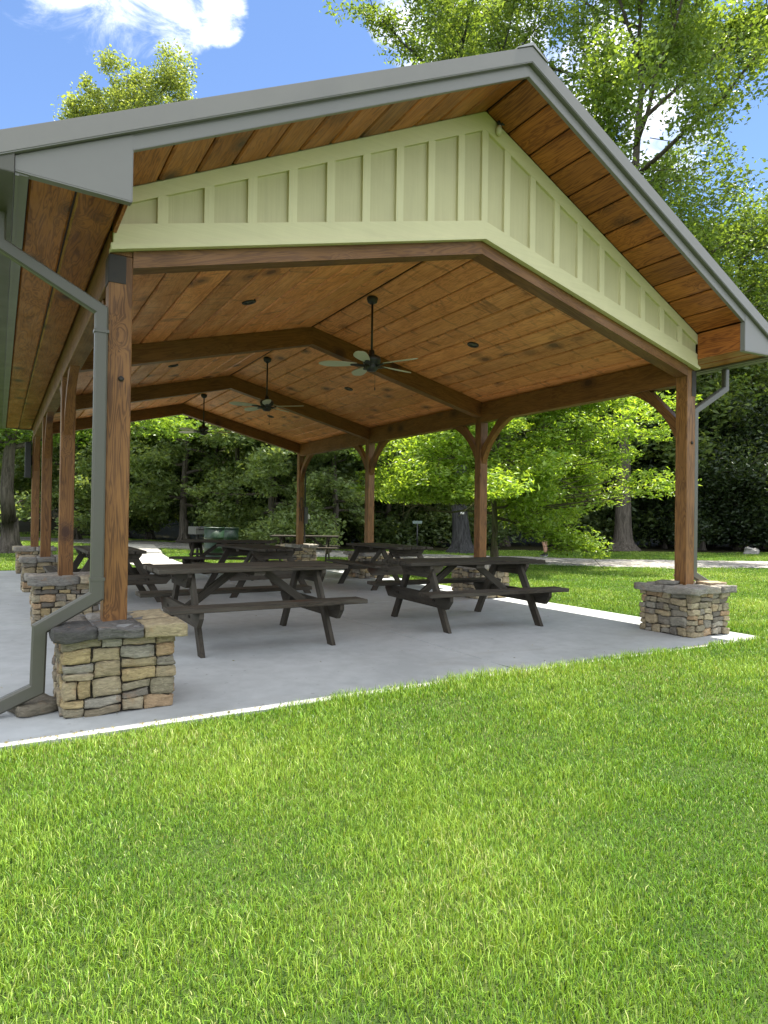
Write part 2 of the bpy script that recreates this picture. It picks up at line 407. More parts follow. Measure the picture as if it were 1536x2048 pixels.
def pdist(x, y):
    out = np.full(np.asarray(x).shape, 1e9)
    for p in PCV: out = np.minimum(out, np.hypot(x - p[0], y - p[1]))
    return out
SLAB = (-1.6, -0.66, 6.43, 11.4)

def grid_axis(a, b, near0, near1, fine, coarse):
    xs = list(np.arange(near0, near1, fine)); 
    x = near0; st = fine
    lo = []
    while x > a: st = min(st * 1.18, coarse); x -= st; lo.append(x)
    x = near1; st = fine; hi = []
    while x < b: hi.append(x); st = min(st * 1.18, coarse); x += st
    return np.array(sorted(lo) + xs + hi)
gx = grid_axis(-260, 320, -6, 30, 0.5, 14); gy = grid_axis(-200, 340, -7, 36, 0.5, 14)
X, Y = np.meshgrid(gx, gy); Z = hgt(X, Y)
nx, ny = len(gx), len(gy)
me = bpy.data.meshes.new('ground')
vs = np.stack([X.ravel(), Y.ravel(), Z.ravel()], -1)
fs = [(j * nx + i, j * nx + i + 1, (j + 1) * nx + i + 1, (j + 1) * nx + i) for j in range(ny - 1) for i in range(nx - 1)]
me.from_pydata(vs.tolist(), [], fs)
Dg = (vs[:, 0] - CAM[0]) * FH.x + (vs[:, 1] - CAM[1]) * FH.y; Lg = (vs[:, 0] - CAM[0]) * RH.x + (vs[:, 1] - CAM[1]) * RH.y
gd = gdist(vs[:, 0], vs[:, 1])
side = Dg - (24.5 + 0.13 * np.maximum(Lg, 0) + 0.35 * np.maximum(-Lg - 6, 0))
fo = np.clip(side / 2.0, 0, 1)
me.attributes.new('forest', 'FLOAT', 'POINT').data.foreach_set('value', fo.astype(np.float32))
me.polygons.foreach_set('use_smooth', [True] * len(fs))
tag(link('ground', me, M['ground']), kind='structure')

def strip(name, P, half, m, dz, jit=0.0):
    n = len(P); T = np.gradient(P, axis=0); T /= np.linalg.norm(T, axis=1)[:, None]; N = np.stack([-T[:, 1], T[:, 0]], -1)
    cols = 9; V = []
    jl = np.convolve(RNG.normal(0, jit, n + 4), np.ones(5) / 5, 'valid'); jr = np.convolve(RNG.normal(0, jit, n + 4), np.ones(5) / 5, 'valid')
    for i in range(n):
        for c in range(cols):
            t = c / (cols - 1) * 2 - 1; w = half + (jl[i] if t < 0 else jr[i])
            p = P[i] + N[i] * t * w; z = float(hgt(p[0], p[1]))
            V.append((p[0], p[1], z + (dz if abs(t) < 1 else -0.03)))
    F = [(i * cols + c, i * cols + c + 1, (i + 1) * cols + c + 1, (i + 1) * cols + c) for i in range(n - 1) for c in range(cols - 1)]
    me = bpy.data.meshes.new(name); me.from_pydata(V, [], F); me.polygons.foreach_set('use_smooth', [True] * len(F))
    bm = bmesh.new(); bm.from_mesh(me); bmesh.ops.recalc_face_normals(bm, faces=bm.faces[:])
    if sum(f.normal.z for f in bm.faces) < 0: bmesh.ops.reverse_faces(bm, faces=bm.faces[:])
    bm.to_mesh(me); bm.free()
    return tag(link(name, me, m), kind='structure')
strip('gravel_drive', spline(GRAV, 260), GW, M['gravel'], 0.03, 0.5)
strip('concrete_path', spline(PATH, 40), PW, M['pathc'], 0.035, 0.0)

mb = MB()
xs = [SLAB[0], 3.0, SLAB[2]]; ys = [SLAB[1], 3.6, 7.23, SLAB[3]]
for i in range(2):
    for j in range(3):
        mb.box((xs[i] + 0.007, ys[j] + 0.007, -0.16), (xs[i + 1] - 0.007, ys[j + 1] - 0.007, 0.0), bev=0.006)
mb.box((SLAB[0] + 0.05, SLAB[1] + 0.05, -0.15), (SLAB[2] - 0.05, SLAB[3] - 0.05, -0.015))
tag(mb.build('pavement_slab', M['concrete']), kind='structure')

# ------------------------------------------------------------------ pavilion
pav = thing('picnic_pavilion', 'open timber picnic pavilion with sage green gable and stone piers', 'pavilion', (0, 0, 0))
Y0, Y1 = -0.65, 11.48
def zs(x): return 4.805 - 0.497 * abs(x - CX)          # rake soffit
def zc(x): return 3.80 - 0.25 * abs(x - CX)            # vaulted ceiling
XE0, XE1 = -0.60, W + 0.60                             # eave fascia
_CG = {}
def cube_grid(n):
    if n in _CG: return _CG[n]
    ids = {}; V = []; F = []
    def vid(p):
        if p not in ids: ids[p] = len(V); V.append(tuple(2 * q / n - 1 for q in p))
        return ids[p]
    for ax in range(3):
        for sd_ in (0, n):
            for i in range(n):
                for j in range(n):
                    q = []
                    for a, b in ((i, j), (i + 1, j), (i + 1, j + 1), (i, j + 1)):
                        p = [0, 0, 0]; p[ax] = sd_; p[(ax + 1) % 3] = a; p[(ax + 2) % 3] = b; q.append(vid(tuple(p)))
                    F.append(q if sd_ else q[::-1])
    _CG[n] = (V, F); return _CG[n]
def stone_piece(bm, lo, hi, out_axis, out_sign, colr, lay, amp, rnd=0.25, sub=3, warp=0.0):
    c = [(a + b) / 2 for a, b in zip(lo, hi)]; h = [(b - a) / 2 for a, b in zip(lo, hi)]
    tv, tf = cube_grid(sub + 1)
    allv = [bm.verts.new(p) for p in tv]
    for f in tf: bm.faces.new([allv[i] for i in f])
    seed = Vector((random.uniform(0, 50), random.uniform(0, 50), random.uniform(0, 50)))
    from mathutils import noise as mn
    r = min(h) * rnd * 2
    for v in allv:
        p = Vector((v.co.x * h[0], v.co.y * h[1], v.co.z * h[2]))
        q = Vector([max(-(h[k] - r), min(h[k] - r, p[k])) for k in range(3)])
        d = p - q
        if d.length > 1e-6: p = q + d.normalized() * min(d.length, r)
        nz = mn.noise_vector(p * 12 + seed) * amp + mn.noise_vector(p * 45 + seed) * amp * 0.6
        p += nz + Vector(c)
        wv = mn.noise_vector(Vector((p.x, p.y, p.z)) * 7.0 + Vector((3.1, 7.7, 1.3))) * warp
        v.co = p + Vector((wv.x if abs(p.y) > abs(p.x) or True else 0, 0, wv.z))
        v[lay] = (*colr, 1)
STONES = [(0.31, 0.255, 0.155), (0.25, 0.21, 0.14), (0.35, 0.30, 0.2), (0.19, 0.17, 0.135), (0.27, 0.25, 0.2), (0.36, 0.28, 0.145), (0.34, 0.24, 0.14), (0.15, 0.135, 0.11), (0.37, 0.31, 0.2), (0.28, 0.245, 0.165), (0.33, 0.27, 0.17), (0.23, 0.205, 0.16)]
def partition(w, h):
    out = []
    def rec(x, y, w, h):
        if h > 0.115 or (h > 0.092 and random.random() < 0.5 and w < 0.3):
            if w > 0.34 and random.random() < 0.62 or (w > 0.16 and w > h * 2.2 and random.random() < 0.35):
                k = random.uniform(0.35, 0.65); rec(x, y, w * k, h); rec(x + w * k, y, w * (1 - k), h)
            else:
                k = random.uniform(0.38, 0.62); rec(x, y, w, h * k); rec(x, y + h * k, w, h * (1 - k))
        elif w > 0.23 or (w > 0.15 and random.random() < 0.35):
            k = random.uniform(0.36, 0.64); rec(x, y, w * k, h); rec(x + w * k, y, w * (1 - k), h)
        else: out.append((x, y, w, h))
    rec(0, 0, w, h); return out
def make_pier(seed):
    random.seed(seed)
    bm = bmesh.new(); lay = bm.verts.layers.float_color.new('col')
    P = 0.325; H = HP - 0.07; th = 0.07; g = 0.004
    ret = bmesh.ops.create_cube(bm, size=1.0)
    for v in ret['verts']:
        v.co = Vector((v.co.x * (2 * P - 0.05), v.co.y * (2 * P - 0.05), (v.co.z + 0.5) * H)); v[lay] = (0.05, 0.045, 0.035, 1)
    for side in range(4):
        full = side % 2 == 0
        w = 2 * P if full else 2 * (P - th)
        for (x, y, ww, hh) in partition(w, H):
            a = -w / 2 + x + g; b = a + ww - 2 * g; o = random.uniform(-0.012, 0.014)
            lo = (a, -P - o, y + g); hi = (b, -P + th, y + hh - g * 0.6)
            c = random.choice(STONES); k = random.uniform(0.8, 1.15); c = tuple(q * k for q in c)
            n0 = len(bm.verts); stone_piece(bm, lo, hi, 1, -1, c, lay, 0.011, 0.12, 4, 0.016)
            bm.verts.ensure_lookup_table()
            rot = Matrix.Rotation(side * PI / 2, 3, 'Z')
            for v in bm.verts[n0:]: v.co = rot @ v.co
    me = bpy.data.meshes.new('stone_pier'); bm.to_mesh(me); bm.free()
    me.polygons.foreach_set('use_smooth', [True] * len(me.polygons))
    # cap of flat stones
    bm = bmesh.new(); lay = bm.verts.layers.float_color.new('col')
    C = 0.375; cuts = [-C, random.uniform(-0.16, -0.1), random.uniform(0.1, 0.2), C]
    caps = [(0.075, 0.072, 0.066), (0.12, 0.115, 0.105), (0.34, 0.28, 0.17), (0.24, 0.23, 0.2), (0.2, 0.185, 0.155)]
    if seed != 3: caps = [(0.2, 0.19, 0.165), (0.3, 0.275, 0.225), (0.34, 0.29, 0.2), (0.24, 0.23, 0.2), (0.27, 0.25, 0.215)]
    for i in range(3):
        ycut = [-C, random.uniform(-0.1, 0.12), C]
        for j in range(2):
            c = caps[(0, 1, 2)[i]] if j == 0 and seed == 3 else random.choice(caps)
            o = random.uniform(-0.012, 0.02)
            lo = (cuts[i] + 0.003 - (o if i == 0 else 0), ycut[j] + 0.003 - (o if j == 0 else 0), HP - 0.072 - random.uniform(0, 0.012))
            hi = (cuts[i + 1] - 0.003 + (o if i == 2 else 0), ycut[j + 1] - 0.003 + (o if j == 1 else 0), HP - random.uniform(0.0, 0.008))
            stone_piece(bm, lo, hi, 2, 1, c, lay, 0.010, 0.1, 6, 0.014)
    ret = bmesh.ops.create_cube(bm, size=1.0)
    for v in ret['verts']:
        v.co = Vector((v.co.x * 0.66, v.co.y * 0.66, HP - 0.038 + v.co.z * 0.055)); v[lay] = (0.2, 0.2, 0.19, 1)
    mc = bpy.data.meshes.new('pier_cap'); bm.to_mesh(mc); bm.free()
    mc.polygons.foreach_set('use_smooth', [True] * len(mc.polygons))
    return me, mc
PIERS = [make_pier(3), make_pier(8), make_pier(21)]
random.seed(5)
for side, x in ((0, 0.0), (1, W)):
    for k, y in enumerate(YF):
        pm, cm = PIERS[0 if (side, k) == (0, 0) else 1 + (k + side) % 2]
        p = link('stone_pier', pm, M['stone'], pav); p.location = (x, y, 0)
        p.rotation_euler.z = 0 if k == 0 else PI / 2 * ((k * 3 + side) % 4)
        c = link('pier_cap', cm, M['stone'], p)
        post = MB(); top = 2.905 if k in (0,) else 2.83
        post.box((-S, -S, HP - 0.02), (S, S, top), grain=2, bev=0.006, var=0.1)
        po = post.build('post', M['post'], pav); po.location = (x, y, 0)
        if k == 0:
            b = MB(); 
            if side == 0: b.box((-S - 0.002, -S - 0.005, 2.72), (0.03, -S + 0.01, 2.9)); b.box((-S - 0.004, -S + 0.0, 2.72), (-S + 0.01, S, 2.9))
            else: b.box((-0.0, -S - 0.005, 2.62), (S + 0.002, -S + 0.01, 2.9)); b.box((S - 0.01, -S, 2.62), (S + 0.004, S, 2.9))
            b.build('steel_plate', M['plate'], po)
            b = MB(); b.lathe([(0.0, 0.0), (0.018, 0.0), (0.018, 0.008), (0.01, 0.014), (0, 0.014)], seg=14, mtx=Matrix.Translation((0.01, -S - 0.0, 2.1)) @ Matrix.Rotation(PI / 2, 4, 'X'))
            b.build('bolt', M['plate'], po)
# side beams with knee braces
for x in (0.0, W):
    for a, b_ in ((-S, YF[1]), (YF[1], YF[2]), (YF[2], YF[3] + S)):
        pass
    mbm = MB(); mbm.box((x - S + 0.004, S, 2.755), (x + S - 0.004, YF[3] - S, 3.055), grain=1, var=0.05, bev=0.005)
    mbm.box((x - S + 0.004, -S + 0.01, 2.91), (x + S - 0.004, S, 3.055), grain=1, var=0.05)
    mbm.build('side_beam', M['beam'], pav)
    for k, y in enumerate(YF):
        for sg in (-1, 1):
            if (k == 0 and sg < 0) or (k == 3 and sg > 0): continue
            poly = []
            for i in range(13):
                t = i / 12; a = t * PI / 2
                poly.append((y + sg * (S + 0.66 * (1 - math.cos(a)) * 0.55 + 0.66 * 0.45 * t), 2.10 + 0.655 * (math.sin(a) * 0.55 + 0.45 * t)))
            poly += [(y + sg * (S + 0.37), 2.755), (y + sg * S, 2.37)]
            q = MB(); q.prism(poly, 'x', x - 0.045, x + 0.045, grain=(0, sg, 1.0))
            q.build('knee_brace', M['beam'], pav)
# frame beams (peaked)
for k, y in enumerate(YF):
    b = MB(); e = S if k == 0 else S - 0.02
    for sg in (-1, 1):
        xe = CX + sg * (CX - e)
        th = 0.235
        zb = lambda x: 3.562 - 0.25 * abs(x - CX)
        up_ = 0.234
        poly = [(CX, zb(CX)), (xe, zb(xe)), (xe, zb(xe) + up_), (CX, zb(CX) + up_)]
        b.prism(poly, 'y', y - S, y + S, grain=(1, 0, -0.25 * sg), var=0.05)
    b.build('frame_beam', M['beam'], pav)
# board layers
BW = 0.283
def boards(x0, x1, zf, y0, y1, m, name, thick=0.02, gap=0.012, jl=None, up=True):
    """planks running along y on the slope zf between x0 and x1"""
    b = MB(); sl = (zf(x1) - zf(x0)) / (x1 - x0); L = math.hypot(1, sl); n = max(1, round(abs(x1 - x0) * L / BW)); st = (x1 - x0) / n
    nrm = Vector((-sl, 0, 1)).normalized()
    for i in range(n):
        a = x0 + st * i; c = a + st; g = gap / 2 * (1 if c > a else -1)
        cuts = [y0]
        yy = y0
        while jl and True:
            yy += random.uniform(0.6, 1.0) * jl
            if yy > y1 - 0.8: break
            cuts.append(yy)
        cuts.append(y1)
        for ya, yb in zip(cuts[:-1], cuts[1:]):
            ya += 0.001; yb -= 0.001
            A, C_ = a + g, c - g; ch = 0.012 * (1 if c > a else -1)
            prof = [(A, 0.010), (A + ch, 0.0), (C_ - ch, 0.0), (C_, 0.010), (C_, thick), (A, thick)]
            pts = [(x + nrm.x * t, zf(x) + nrm.z * t) for x, t in prof]
            k = random.uniform(0.78, 1.16); w = random.uniform(-0.04, 0.04)
            vs = [(px, ya, pz) for px, pz in pts] + [(px, yb, pz) for px, pz in pts]
            fsb = [(0, 1, 2, 3, 4, 5), (11, 10, 9, 8, 7, 6)] + [(q, 6 + q, 6 + (q + 1) % 6, (q + 1) % 6) for q in range(6)]
            gcs = [(p[1], p[0] * L, p[2] * 0.2) for p in vs]
            b.add(vs, fsb, gcs, (k * (1 + w), k, k * (1 - w)))
    # dark backing sheet so no light leaks through the joints
    q = [(x0, zf(x0) + thick + 0.004), (x1, zf(x1) + thick + 0.004), (x1, zf(x1) + thick + 0.016), (x0, zf(x0) + thick + 0.016)]
    b.prism(q, 'y', y0, y1, grain=1, tint=(0.06, 0.06, 0.06))
    return b.build(name, m, pav)
for sg in (-1, 1):
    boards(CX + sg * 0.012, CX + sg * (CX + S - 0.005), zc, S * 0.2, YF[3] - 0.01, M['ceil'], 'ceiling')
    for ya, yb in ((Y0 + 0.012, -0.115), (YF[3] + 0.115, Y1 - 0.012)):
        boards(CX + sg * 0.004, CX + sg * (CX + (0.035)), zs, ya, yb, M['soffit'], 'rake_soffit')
        # inner side of the boxed eave return
        x = CX + sg * (CX + 0.04)
        q = MB(); xo = x + sg * 0.02
        q.box((min(x, xo), ya, 3.025), (max(x, xo), yb, 3.306), grain=1); q.build('eave_return_side', M['soffit'], pav)
    xo = CX + sg * (CX + 0.555)
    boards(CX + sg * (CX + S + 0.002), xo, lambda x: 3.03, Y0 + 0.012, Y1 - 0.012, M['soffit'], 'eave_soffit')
# ridge strip closing the ceiling peak (thin dark joint)
# gable walls
def gable(yface, sgn, nm):
    """yface: front plane, sgn -1 faces the camera"""
    g = MB(); xa, xb = -0.055, W + 0.055
    zl = lambda x: 3.672 - 0.25 * abs(x - CX)
    y_in = yface - sgn * 0.03
    lo, hi = sorted((yface, y_in))
    poly = [(xa, zl(xa)), (CX, zl(CX)), (xb, zl(xb)), (xb, zs(xb) + 0.02), (CX, zs(CX) + 0.02), (xa, zs(xa) + 0.02)]
    g.prism(poly, 'y', lo, hi, grain=2, tint=(1, 1, 1))
    go = g.build(nm, M['siding'], pav)
    f0, f1 = yface + sgn * 0.027, yface
    lo, hi = sorted((f0, f1))
    tr = MB()
    for s_ in (-1, 1):
        x1 = CX + s_ * (CX + 0.055)
        tr.prism([(CX, zl(CX) + 0.05), (x1, zl(x1) + 0.05), (x1, zl(x1) + 0.17), (CX, zl(CX) + 0.17)], 'y', lo, hi, grain=0)
        tr.prism([(CX, zs(CX) - 0.16), (x1, zs(x1) - 0.1), (x1, zs(x1) - 0.002), (CX, zs(CX) - 0.002)], 'y', lo, hi, grain=0)
    tr.build('gable_trim', M['sidetrim'], go)
    lp = MB(); l2 = yface + sgn * 0.05; a, c = sorted((l2, yface - sgn * 0.05))
    for s_ in (-1, 1):
        x1 = CX + s_ * (CX + 0.07)
        lp.prism([(CX, zl(CX)), (x1, zl(x1)), (x1, zl(x1) + 0.03), (CX, zl(CX) + 0.03)], 'y', a, c, grain=0)
        a2, c2 = sorted((yface + sgn * 0.034, yface))
        lp.prism([(CX, zl(CX) + 0.0305), (x1, zl(x1) + 0.0305), (x1, zl(x1) + 0.0495), (CX, zl(CX) + 0.0495)], 'y', a2, c2, grain=0)
    lp.build('drip_edge', M['sidetrim'], go)
    xs_ = [0.25 + 0.3085 * i for i in range(9)]
    for x in xs_ + [W - q for q in xs_] + [CX]:
        z0, z1 = zl(x) + 0.165, zs(x) - 0.1
        if z1 - z0 < 0.05: continue
        bt = MB(); w = 0.034
        bt.box((x - w, lo + 0.003, z0), (x + w, hi + 0.003 if sgn > 0 else hi, z1), grain=2); bt.build('batten', M['sidetrim'], go)
gable(-0.08, -1, 'front_gable_wall'); gable(YF[3] + 0.08, 1, 'rear_gable_wall')
# roof sheets with standing seams
for sg in (-1, 1):
    b = MB(); x1 = CX + sg * (CX + 0.69)
    zr = lambda x: zs(x) + 0.205
    b.prism([(CX, zr(CX)), (x1, zr(x1)), (x1, zr(x1) - 0.02), (CX, zr(CX) - 0.02)], 'y', Y0 - 0.02, Y1 + 0.02)
    for i in range(30):
        y = Y0 + 0.2 + i * 0.41
        b.prism([(CX, zr(CX) + 0.03), (x1, zr(x1) + 0.03), (x1, zr(x1) - 0.01), (CX, zr(CX) - 0.01)], 'y', y - 0.008, y + 0.008)
    b.build('roof', M['roofm'], pav)
    # deck under the sheet, down to the eave fascia: keeps the sun out of the boxed eave
    b = MB(); xf = CX + sg * (CX + 0.59)
    b.prism([(CX, zr(CX) - 0.024), (xf, zr(xf) - 0.024), (xf, zr(xf) - 0.06), (CX, zr(CX) - 0.06)], 'y', Y0 + 0.01, Y1 - 0.01)
    b.build('roof_deck', M['beam'], pav)
    # eave fascia and soffit edge trim
    b = MB(); xa, xb = CX + sg * (CX + 0.60), CX + sg * (CX + 0.618)
    b.box((min(xa, xb), Y0 + 0.006, 3.005), (max(xa, xb), Y1 - 0.006, 3.195)); 
    xa, xb = CX + sg * (CX + 0.555), CX + sg * (CX + 0.5995)
    b.box((min(xa, xb), Y0 + 0.008, 3.012), (max(xa, xb), Y1 - 0.008, 3.03)); b.build('eave_fascia', M['metal'], pav)
    # gutter: K profile
    b = MB(); prof = [(0.622, 3.005), (0.70, 3.005), (0.712, 3.03), (0.735, 3.07), (0.745, 3.09), (0.745, 3.125), (0.735, 3.125), (0.735, 3.1), (0.722, 3.075), (0.7, 3.03), (0.692, 3.016), (0.632, 3.016), (0.632, 3.11), (0.622, 3.11)]
    b.prism([(CX + sg * (CX + u), v) for u, v in prof], 'y', Y0 - 0.02, Y1)
    b.box((min(CX + sg * (CX + .624), CX + sg * (CX + .733)), Y0 - 0.022, 3.008), (max(CX + sg * (CX + .624), CX + sg * (CX + .733)), Y0 - 0.014, 3.11))
    b.build('gutter', M['spout'], pav)
    for yf, dr in ((Y0, -1), (Y1, 1)):
        b = MB(); x1 = CX + sg * (CX + 0.618)
        lo, hi = sorted((yf, yf + dr * -0.02))
        b.prism([(CX, zs(CX)), (CX + sg * (CX + 0.04), zs(CX + sg * (CX + 0.04))), (CX + sg * (CX + 0.04), zs(CX + sg * (CX + 0.04)) + 0.078), (CX, zs(CX) + 0.078)], 'y', lo, hi)
        lo, hi = sorted((yf + dr * -0.002, yf + dr * -0.022))
        b.prism([(CX, zs(CX) + 0.06), (x1, zs(x1) + 0.06), (x1, zs(x1) + 0.16), (CX, zs(CX) + 0.16)], 'y', *sorted((yf - dr * 0.006, yf - dr * 0.03)))
        # underside return of the trim over the board edges
        b.prism([(CX, zs(CX) - 0.004), (CX + sg * (CX + 0.04), zs(CX + sg * (CX + 0.04)) - 0.004), (CX + sg * (CX + 0.04), zs(CX + sg * (CX + 0.04)) - 0.001), (CX, zs(CX) - 0.001)], 'y', *sorted((yf - dr * 0.0005, yf - dr * 0.032)))
        b.build('rake_board', M['metal'], pav)
        b = MB(); x2 = CX + sg * (CX + 0.70)
        A = yf + dr * 0.036
        b.prism([(CX, zs(CX) + 0.1), (x2, zs(x2) + 0.1), (x2, zs(x2) + 0.215), (CX, zs(CX) + 0.215)], 'y', *sorted((A, yf - dr * 0.01)))
        b.prism([(CX, zs(CX) + 0.215), (x2, zs(x2) + 0.215), (x2, zs(x2) + 0.222), (CX, zs(CX) + 0.222)], 'y', *sorted((yf + dr * 0.03, yf - dr * 0.12)))
        b.prism([(CX, zs(CX) + 0.092), (x2, zs(x2) + 0.092), (x2, zs(x2) + 0.0995), (CX, zs(CX) + 0.0995)], 'y', *sorted((A - dr * 0.004, yf - dr * 0.008)))
        b.build('rake_trim', M['metal'], pav)
        # triangular eave return
        xi = CX + sg * (CX + 0.036); b = MB()
        pl = [(xi, 3.012), (x1, 3.03), (x1, zs(x1) + 0.085), (xi, zs(xi) + 0.085)]
        b.prism(pl, 'y', *sorted((yf + dr * 0.004, yf - dr * 0.02)))
        b.prism([(xi, 3.004), (x1, 3.022), (x1, 3.0295), (xi, 3.0115)], 'y', *sorted((yf + dr * 0.002, yf - dr * 0.05)))
        b.box((min(xi, xi - sg * 0.006), min(yf, yf - dr * 0.045), 3.012), (max(xi, xi - sg * 0.006), max(yf, yf - dr * 0.045), zs(xi) - 0.004))
        b.build('eave_return', M['metal'], pav)
b = MB()
b.prism([(CX - 0.16, zs(CX - .16) + 0.232), (CX, zs(CX) + 0.25), (CX + 0.16, zs(CX + .16) + 0.232), (CX + 0.16, zs(CX + .16) + 0.224), (CX, zs(CX) + 0.224), (CX - 0.16, zs(CX - .16) + 0.224)], 'y', Y0 - 0.045, Y1 + 0.045)
b.build('ridge_cap', M['roofm'], pav)
# downspouts
yd = -0.1
b = MB()
b.rectpipe([(-0.69, yd, 3.01), (-0.69, yd, 2.82), (-0.118, yd, 2.515), (-0.118, yd, 0.765)], 0.078, 0.06)
b.rectpipe([(-0.118, yd, 0.80), (-0.118, yd, 0.70), (-0.435, yd, 0.515), (-0.443, yd, 0.15), (-0.80, yd, 0.0)], 0.084, 0.066)
dn = b.build('downspout', M['spout'], pav)
for z in (0.795, 2.37):
    b = MB(); b.box((-0.162, yd - 0.036, z), (-0.074, yd + 0.036, z + 0.02)); b.build('downspout_strap', M['spout'], dn)
b = MB(); x = W + 0.69
b.rectpipe([(x, -0.03, 3.01), (x, -0.03, 2.78), (W + 0.118, -0.03, 2.47), (W + 0.118, -0.03, HP + 0.1), (W + 0.4, -0.03, HP - 0.02)], 0.078, 0.06)
b.build('downspout', M['spout'], pav)
# ------------------------------------------------------------------ fans, lights
def make_fan():
    f = thing('ceiling_fan', 'dark ceiling fan on a long downrod with pale sage blades', 'ceiling fan', (0, 0, 0), 0, 'ceiling fans along the ridge')
    b = MB(); b.lathe([(0.0, 0.0), (0.062, 0.0), (0.066, -0.02), (0.055, -0.06), (0.02, -0.085), (0.0, -0.085)], seg=20); b.build('canopy', M['black'], f)
    b = MB(); b.tube([(0, 0, -0.05), (0, 0, -0.66)], 0.0125, 10); b.build('downrod', M['black'], f)
    b = MB(); b.lathe([(0, -0.62), (0.03, -0.62), (0.035, -0.67), (0.10, -0.695), (0.112, -0.73), (0.10, -0.77), (0.07, -0.785), (0.075, -0.80), (0.075, -0.835), (0.05, -0.86), (0.0, -0.865)], seg=24); b.build('motor', M['black'], f)
    for k in range(5):
        a = R(40 + 72 * k)
        d = Vector((RH.x * math.cos(a) + FH.x * math.sin(a), RH.y * math.cos(a) + FH.y * math.sin(a), 0))
        ang = math.atan2(d.y, d.x)
        T = Matrix.Translation((0, 0, -0.785)) @ Matrix.Rotation(ang, 4, 'Z') @ Matrix.Rotation(R(12), 4, 'X')
        b = MB(); out = []
        for i in range(17):
            t = i / 16; x = 0.17 + 0.44 * t
            w = 0.028 + 0.042 * math.sin(min(1, t * 1.5) * PI / 2) - 0.055 * max(0, (t - 0.72) / 0.28) ** 2
            out.append((x, max(w, 0.012)))
        poly = [(x, w) for x, w in out] + [(x, -w) for x, w in reversed(out)]
        b.prism(poly, 'z', -0.004, 0.004, mtx=T); bl = b.build('blade', M['blade'], f)
        b = MB()
        b.prism([(0.05, 0.012), (0.13, 0.02), (0.17, 0.034), (0.235, 0.02), (0.25, 0), (0.235, -0.02), (0.17, -0.034), (0.13, -0.02), (0.05, -0.012)], 'z', -0.011, -0.005, mtx=T)
        b.tube([T @ Vector((0.04, 0, -0.03)), T @ Vector((0.1, 0, -0.018)), T @ Vector((0.16, 0, -0.008))], 0.012, 6)
        b.build('blade_bracket', M['black'], bl)
    b = MB(); b.tube([(0.03, -0.03, -0.85), (0.03, -0.03, -1.05)], 0.0018, 5); b.tube([(0.03, -0.03, -1.05), (0.03, -0.03, -1.085)], 0.006, 6); b.build('pull_chain', M['black'], f)
    return f
fan = make_fan()
for i, (y, rz, lb) in enumerate(((2.02, 0.0, 'nearest of the three dark ceiling fans, five pale blades seen from below'), (5.47, R(24), 'dark ceiling fan with pale blades hanging in the middle bay of the pavilion'), (9.25, R(50), 'farthest dark ceiling fan, hanging against the trees at the far end'))):
    o = fan if i == 0 else dup(fan)
    o.location = (3.045, y, zc(3.045) + 0.0); o.rotation_euler.z = rz; o['label'] = lb
def make_can():
    f = thing('recessed_light', 'x', 'ceiling light', (0, 0, 0), 0, 'recessed lights in the board ceiling')
    b = MB(); n = 28
    b.lathe([(0.05, 0.02), (0.05, -0.012), (0.066, -0.016), (0.074, -0.011), (0.074, -0.002), (0.07, 0.02)], seg=n); b.build('trim_ring', M['black'], f)
    b = MB(); b.lathe([(0.0, -0.004), (0.03, -0.006), (0.049, -0.003), (0.049, 0.02), (0.0, 0.02)], seg=n); b.build('lamp', M['lamp'], f)
    return f
can = make_can(); first = True
for y, nm in ((1.95, 'nearest'), (5.36, 'middle'), (9.09, 'far')):
    for x, sd in ((1.54, 'left'), (4.47, 'right')):
        o = can if first else dup(can); first = False
        o.location = (x, y, zc(x)); o.rotation_euler = (0, (-0.245 if x < CX else 0.245), 0)
        o['label'] = f'round recessed light in the {sd} ceiling slope of the {nm} bay'
# sensor under the rake soffit
t = thing('dusk_sensor', 'small cream lamp with dark bracket under the peak of the front soffit', 'light', (3.10, -0.13, zs(3.10)))
b = MB(); b.tube([(0, 0, 0), (0, -0.005, -0.05)], 0.016, 10); b.tube([(0.0, 0, -0.02), (0.06, -0.02, -0.015)], 0.012, 8); b.build('bracket', M['dark'], t)
b = MB(); b.lathe([(0, 0), (0.02, 0), (0.028, -0.03), (0.026, -0.06), (0.012, -0.078), (0, -0.08)], c=(0, -0.005, -0.045), seg=16); b.build('lamp', M['cream'], t)
